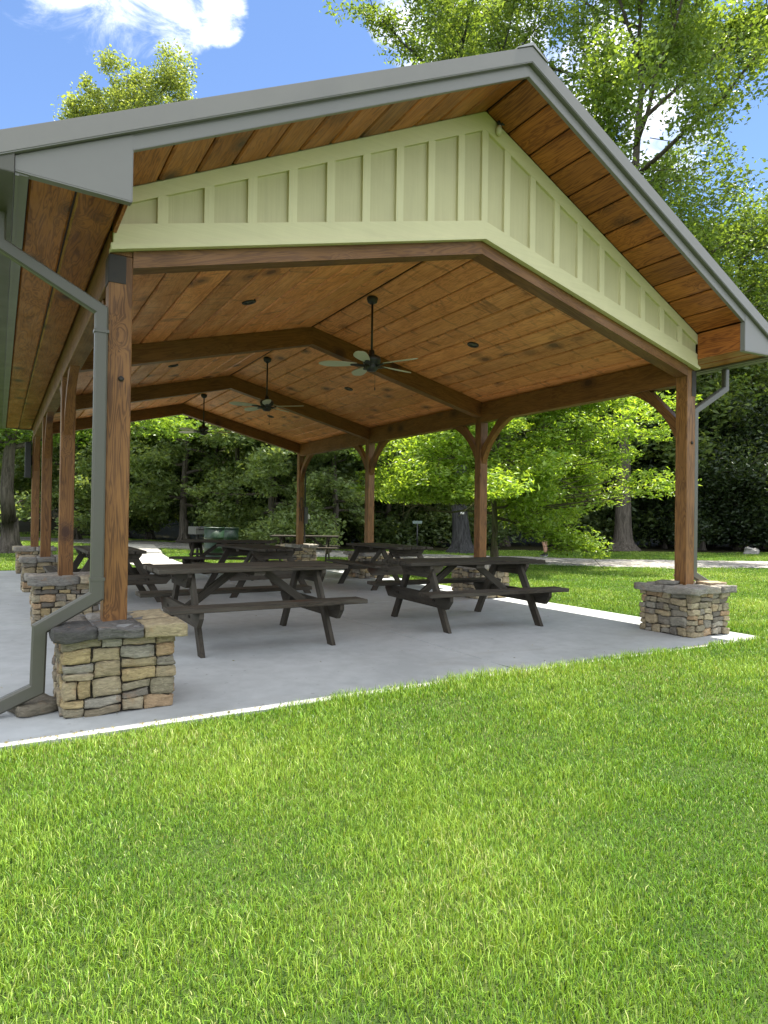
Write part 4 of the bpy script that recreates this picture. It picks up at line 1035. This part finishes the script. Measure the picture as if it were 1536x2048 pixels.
for i, (px, D, s) in enumerate(((1405, 31.2, .95), (1475, 31.8, 1.05), (1545, 31.4, 1.0), (1330, 32.2, .8), (1625, 31.6, 1.0))):
    o = painted_shrub if i == 0 else dup(painted_shrub)
    o.location = g3(at(px, D)); o.rotation_euler.z = i * 1.9; o.scale = (s, s, s)
# undergrowth: one leafy bank along the foot of the wood
rng = np.random.default_rng(5)
n = 90000; cl = 900
cpx = rng.uniform(-250, 1850, cl); lmid = (cpx - 768) / FPX
cD = 29.5 + rng.gamma(1.6, 2.2, cl) + np.where(cpx > 1000, 1.8, 0) + np.where(cpx < 330, 6.5, 0)
cxy = np.array([at(a, d) for a, d in zip(cpx, cD)]); ch = rng.uniform(0.2, 1.0, cl) + np.clip((cD - 30) * 0.55, 0, 5) * rng.uniform(0.2, 1.0, cl)
cz = hgt(cxy[:, 0], cxy[:, 1]) + ch
keepm = gdist(cxy[:, 0], cxy[:, 1]) > 3.3
cxy, cz = cxy[keepm], cz[keepm]
idx = rng.integers(0, len(cz), n); off = rng.normal(0, 1, (n, 3)); rr = np.linalg.norm(off, axis=1)[:, None]; off = off / rr * np.minimum(rr, 1.8)
P = np.concatenate([cxy[idx], cz[idx, None]], 1) + off * np.array([0.6, 0.6, 0.36])
P = P[P[:, 2] > hgt(P[:, 0], P[:, 1]) + 0.02]
tag(link('undergrowth', leaves_mesh('undergrowth', P, 0.23, rng, 1.3, (0.065, 0.11, 0.03), (0.16, 0.22, 0.08), 0.5), None), kind='stuff')

# ------------------------------------------------------------------ grass
def grass():
    rng = np.random.default_rng(3)
    Dm, N = 46.0, 2200000
    # radial density: rho(D) ~ const to 2.6 then falling
    d = np.linspace(1.0, Dm, 4000); rho = np.where(d < 2.8, 1.0, (2.8 / d) ** 1.55); cdf = np.cumsum(rho * d); cdf /= cdf[-1]
    D = np.interp(rng.random(N), cdf, d); a = rng.uniform(-0.80, 0.86, N) + YAW
    x = CAM[0] + D * np.sin(a); y = CAM[1] + D * np.cos(a)
    inslab = (x > SLAB[0] - 0.01) & (x < SLAB[2] + 0.012) & (y > SLAB[1] - 0.012 + np.abs(rng.normal(0, 0.025, N)) * (np.sin(x * 5.3) + np.sin(x * 13.7 + 1) > -0.6)) & (y < SLAB[3] + 0.012)
    gd_ = gdist(x, y); ok = ~inslab & (gd_ > GW - 0.1 + rng.normal(0, 0.22, N)) & (pdist(x, y) > PW + 0.0)
    dep = (x - CAM[0]) * FH.x + (y - CAM[1]) * FH.y; lat = (x - CAM[0]) * RH.x + (y - CAM[1]) * RH.y
    ok &= dep < (26.5 + 0.13 * np.maximum(lat, 0) + 0.9 * np.maximum(-lat - 4, 0))
    x, y, D = x[ok], y[ok], D[ok]; n = len(x)
    # clumping noise by sines
    cn = np.sin(x * 3.1 + 1.7 * np.sin(y * 2.3)) * np.sin(y * 3.7 + 1.3 * np.sin(x * 2.9)) + 0.6 * np.sin(x * 9.7 + y * 7.1) * np.sin(y * 11.3 - x * 6.1)
    lg = np.sin(x * 0.8 + 0.7 * np.sin(y * 0.9)) * np.sin(y * 0.75 + 1.1)
    k = np.clip(D / 2.8, 1, None)
    l2 = np.sin(x * 1.9 + 2.1 * np.sin(y * 1.3 + 0.4)) * np.sin(y * 2.2 + 1.4 * np.sin(x * 1.1))
    edge = np.clip((x - 0.5) / 0.8, 0, 1) * np.clip((y + 0.95) / 0.25, 0, 1) * (y < 0)
    h = (0.033 + 0.009 * cn + 0.006 * lg + 0.006 * l2) * (1 + 0.75 * edge) * rng.uniform(0.5, 1.35, n) * np.clip(k ** 0.12, 1, 1.4)
    w = 0.0026 * k ** 0.72 * rng.uniform(0.7, 1.3, n)
    az = rng.uniform(0, 2 * PI, n); ln = np.abs(rng.normal(0.36, 0.26, n))
    dx, dy = np.cos(az), np.sin(az); sx, sy = -dy, dx
    tw = rng.uniform(-0.7, 0.7, n); sx2 = sx * np.cos(tw) + dx * np.sin(tw); sy2 = sy * np.cos(tw) + dy * np.sin(tw)
    z = hgt(x, y) - 0.004
    V = np.empty((n, 5, 3), np.float32)
    V[:, 0] = np.stack([x - sx2 * w / 2, y - sy2 * w / 2, z], -1); V[:, 1] = np.stack([x + sx2 * w / 2, y + sy2 * w / 2, z], -1)
    mx, my, mz = x + dx * h * ln * 0.35, y + dy * h * ln * 0.35, z + h * 0.6
    V[:, 2] = np.stack([mx + sx2 * w * 0.42, my + sy2 * w * 0.42, mz], -1); V[:, 3] = np.stack([mx - sx2 * w * 0.42, my - sy2 * w * 0.42, mz], -1)
    V[:, 4] = np.stack([x + dx * h * ln * 1.15, y + dy * h * ln * 1.15, z + h * (1.05 - 0.3 * np.minimum(ln, 1.2))], -1)
    base = np.arange(n)[:, None] * 5
    F = np.concatenate([base + np.array([0, 1, 2]), base + np.array([0, 2, 3]), base + np.array([3, 2, 4])], 1).reshape(-1)
    me = bpy.data.meshes.new('lawn_grass')
    me.vertices.add(n * 5); me.vertices.foreach_set('co', V.ravel())
    me.loops.add(n * 9); me.loops.foreach_set('vertex_index', F.astype(np.int32))
    me.polygons.add(n * 3); me.polygons.foreach_set('loop_start', np.arange(n * 3, dtype=np.int32) * 3)
    me.update(calc_edges=True)
    g = np.array([0.1, 0.235, 0.016]); yv = np.array([0.29, 0.42, 0.06]); dry = np.array([0.42, 0.46, 0.17]); dk = np.array([0.045, 0.11, 0.014])
    t = np.clip(rng.normal(0.44 + 0.2 * lg + 0.14 * cn + 0.2 * l2, 0.26, n), 0, 1)[:, None]
    c = g * (1 - t) + yv * t
    r = rng.random(n); c[r < 0.035 + 0.05 * np.clip(lg, 0, 1) + 0.16 * np.clip(l2 - 0.35, 0, 1)] = dry; c[r > 0.88 + 0.06 * l2] = dk
    c *= rng.uniform(0.6, 1.3, n)[:, None]
    C = np.ones((n, 5, 4), np.float32); C[:, :, :3] = c[:, None, :]
    me.attributes.new('col', 'FLOAT_COLOR', 'POINT').data.foreach_set('color', C.ravel())
    tag(link('lawn_grass', me, M['grass']), kind='stuff')
grass()

rng = np.random.default_rng(77)
P = np.concatenate([np.stack([rng.uniform(-1.2, 6.2, 150), rng.uniform(-0.6, 11, 150), np.full(150, 0.006)], -1), np.stack([rng.uniform(-1.3, 6.4, 450), SLAB[1] + np.abs(rng.normal(0, 0.03, 450)) + 0.004, np.full(450, 0.005)], -1)])
lm = leaves_mesh('leaf_litter', P, 0.024, rng, 0.12, (0.13, 0.13, 0.04), (0.3, 0.25, 0.12), 0.3, 0.0)
tag(link('leaf_litter', lm), kind='stuff')
# ------------------------------------------------------------------ light and sky
EL, AZ = R(75.5), R(94.5)          # sun high over the right side
sd = Vector((math.cos(EL) * math.sin(AZ), math.cos(EL) * math.cos(AZ), math.sin(EL)))
sun = bpy.data.lights.new('sun', 'SUN'); so = bpy.data.objects.new('sun', sun); col.objects.link(so)
sun.energy = 5.0; sun.angle = R(0.53); sun.color = (1.0, 0.94, 0.845)
so.rotation_euler = sd.to_track_quat('Z', 'Y').to_euler(); so.location = sd * 60
w = bpy.data.worlds.new('World'); sc.world = w; w.use_nodes = True
t = NT(w.node_tree)
for nd in list(w.node_tree.nodes): w.node_tree.nodes.remove(nd)
sky = t.n('ShaderNodeTexSky', sky_type='NISHITA', sun_disc=False, sun_elevation=EL, sun_rotation=AZ, altitude=1800, air_density=0.9, dust_density=0.1, ozone_density=4.0)
dirv = (t.n('ShaderNodeTexCoord'), 'Generated')
def pdir(px, py): return (fw + r2 * ((px - 768) / FPX) - u2 * ((py - 1024) / FPX)).normalized()
sep = t.n('ShaderNodeSeparateXYZ', {0: dirv})
pl = t.n('ShaderNodeVectorMath', {0: dirv, 1: t.n('ShaderNodeCombineXYZ', {0: t.math('ADD', (sep, 2), 0.25), 1: t.math('ADD', (sep, 2), 0.25), 2: 1.0})}, operation='DIVIDE')
nz = t.noise(pl, 7.5, 12, 0.66, 0.9)
mask = None
for px, py, rad in ((90, -50, 3.6), (220, -35, 4.0), (350, -15, 3.8), (430, 15, 2.4), (160, -160, 8), (800, 30, 2.5), (900, 80, 4.5), (1010, 30, 5), (1180, 160, 5), (1330, 280, 4)):
    d = pdir(px, py)
    dt = t.n('ShaderNodeVectorMath', {0: dirv, 1: tuple(d)}, operation='DOT_PRODUCT')
    mr = t.n('ShaderNodeMapRange', {0: (dt, 'Value'), 1: math.cos(R(rad)), 2: 1.0, 3: 0.0, 4: 1.0})
    mask = mr if mask is None else t.math('MAXIMUM', mask, mr)
den = t.math('ADD', nz, t.math('MULTIPLY', t.math('POWER', mask, 0.6), 0.33))
cl = t.n('ShaderNodeMapRange', {0: den, 1: 0.58, 2: 0.93, 3: 0.0, 4: 0.85}, interpolation_type='SMOOTHSTEP')
cl2 = t.math('MULTIPLY', cl, t.n('ShaderNodeMapRange', {0: mask, 1: 0.0, 2: 0.15}))
# unseen cloud added outside the view to whiten and lift the ambient light
fd = t.n('ShaderNodeVectorMath', {0: dirv, 1: tuple(pdir(760, 60))}, operation='DOT_PRODUCT')
away = t.n('ShaderNodeMapRange', {0: (fd, 'Value'), 1: math.cos(R(46)), 2: math.cos(R(30)), 3: 1.0, 4: 0.0}, interpolation_type='SMOOTHSTEP')
far = t.n('ShaderNodeMapRange', {0: t.noise(pl, 2.2, 8, 0.58, 0.5), 1: 0.35, 2: 0.52, 3: 0.0, 4: 0.9}, interpolation_type='SMOOTHSTEP')
cl2 = t.math('MAXIMUM', cl2, t.math('MULTIPLY', far, away))
skc = t.mix(cl2, sky, (7.0, 7.1, 7.4))
bg = t.n('ShaderNodeBackground', {'Strength': 0.112}); w.node_tree.links.new(skc.outputs[2], bg.inputs[0])
ow = t.n('ShaderNodeOutputWorld'); w.node_tree.links.new(bg.outputs[0], ow.inputs[0])
sc.view_settings.view_transform = 'Standard'; sc.view_settings.look = 'None'; sc.view_settings.gamma = 1; sc.view_settings.exposure = 1.48
sc.cycles.max_bounces = 10; sc.cycles.diffuse_bounces = 5; sc.cycles.transmission_bounces = 4; sc.cycles.transparent_max_bounces = 4
sc.cycles.use_denoising = True
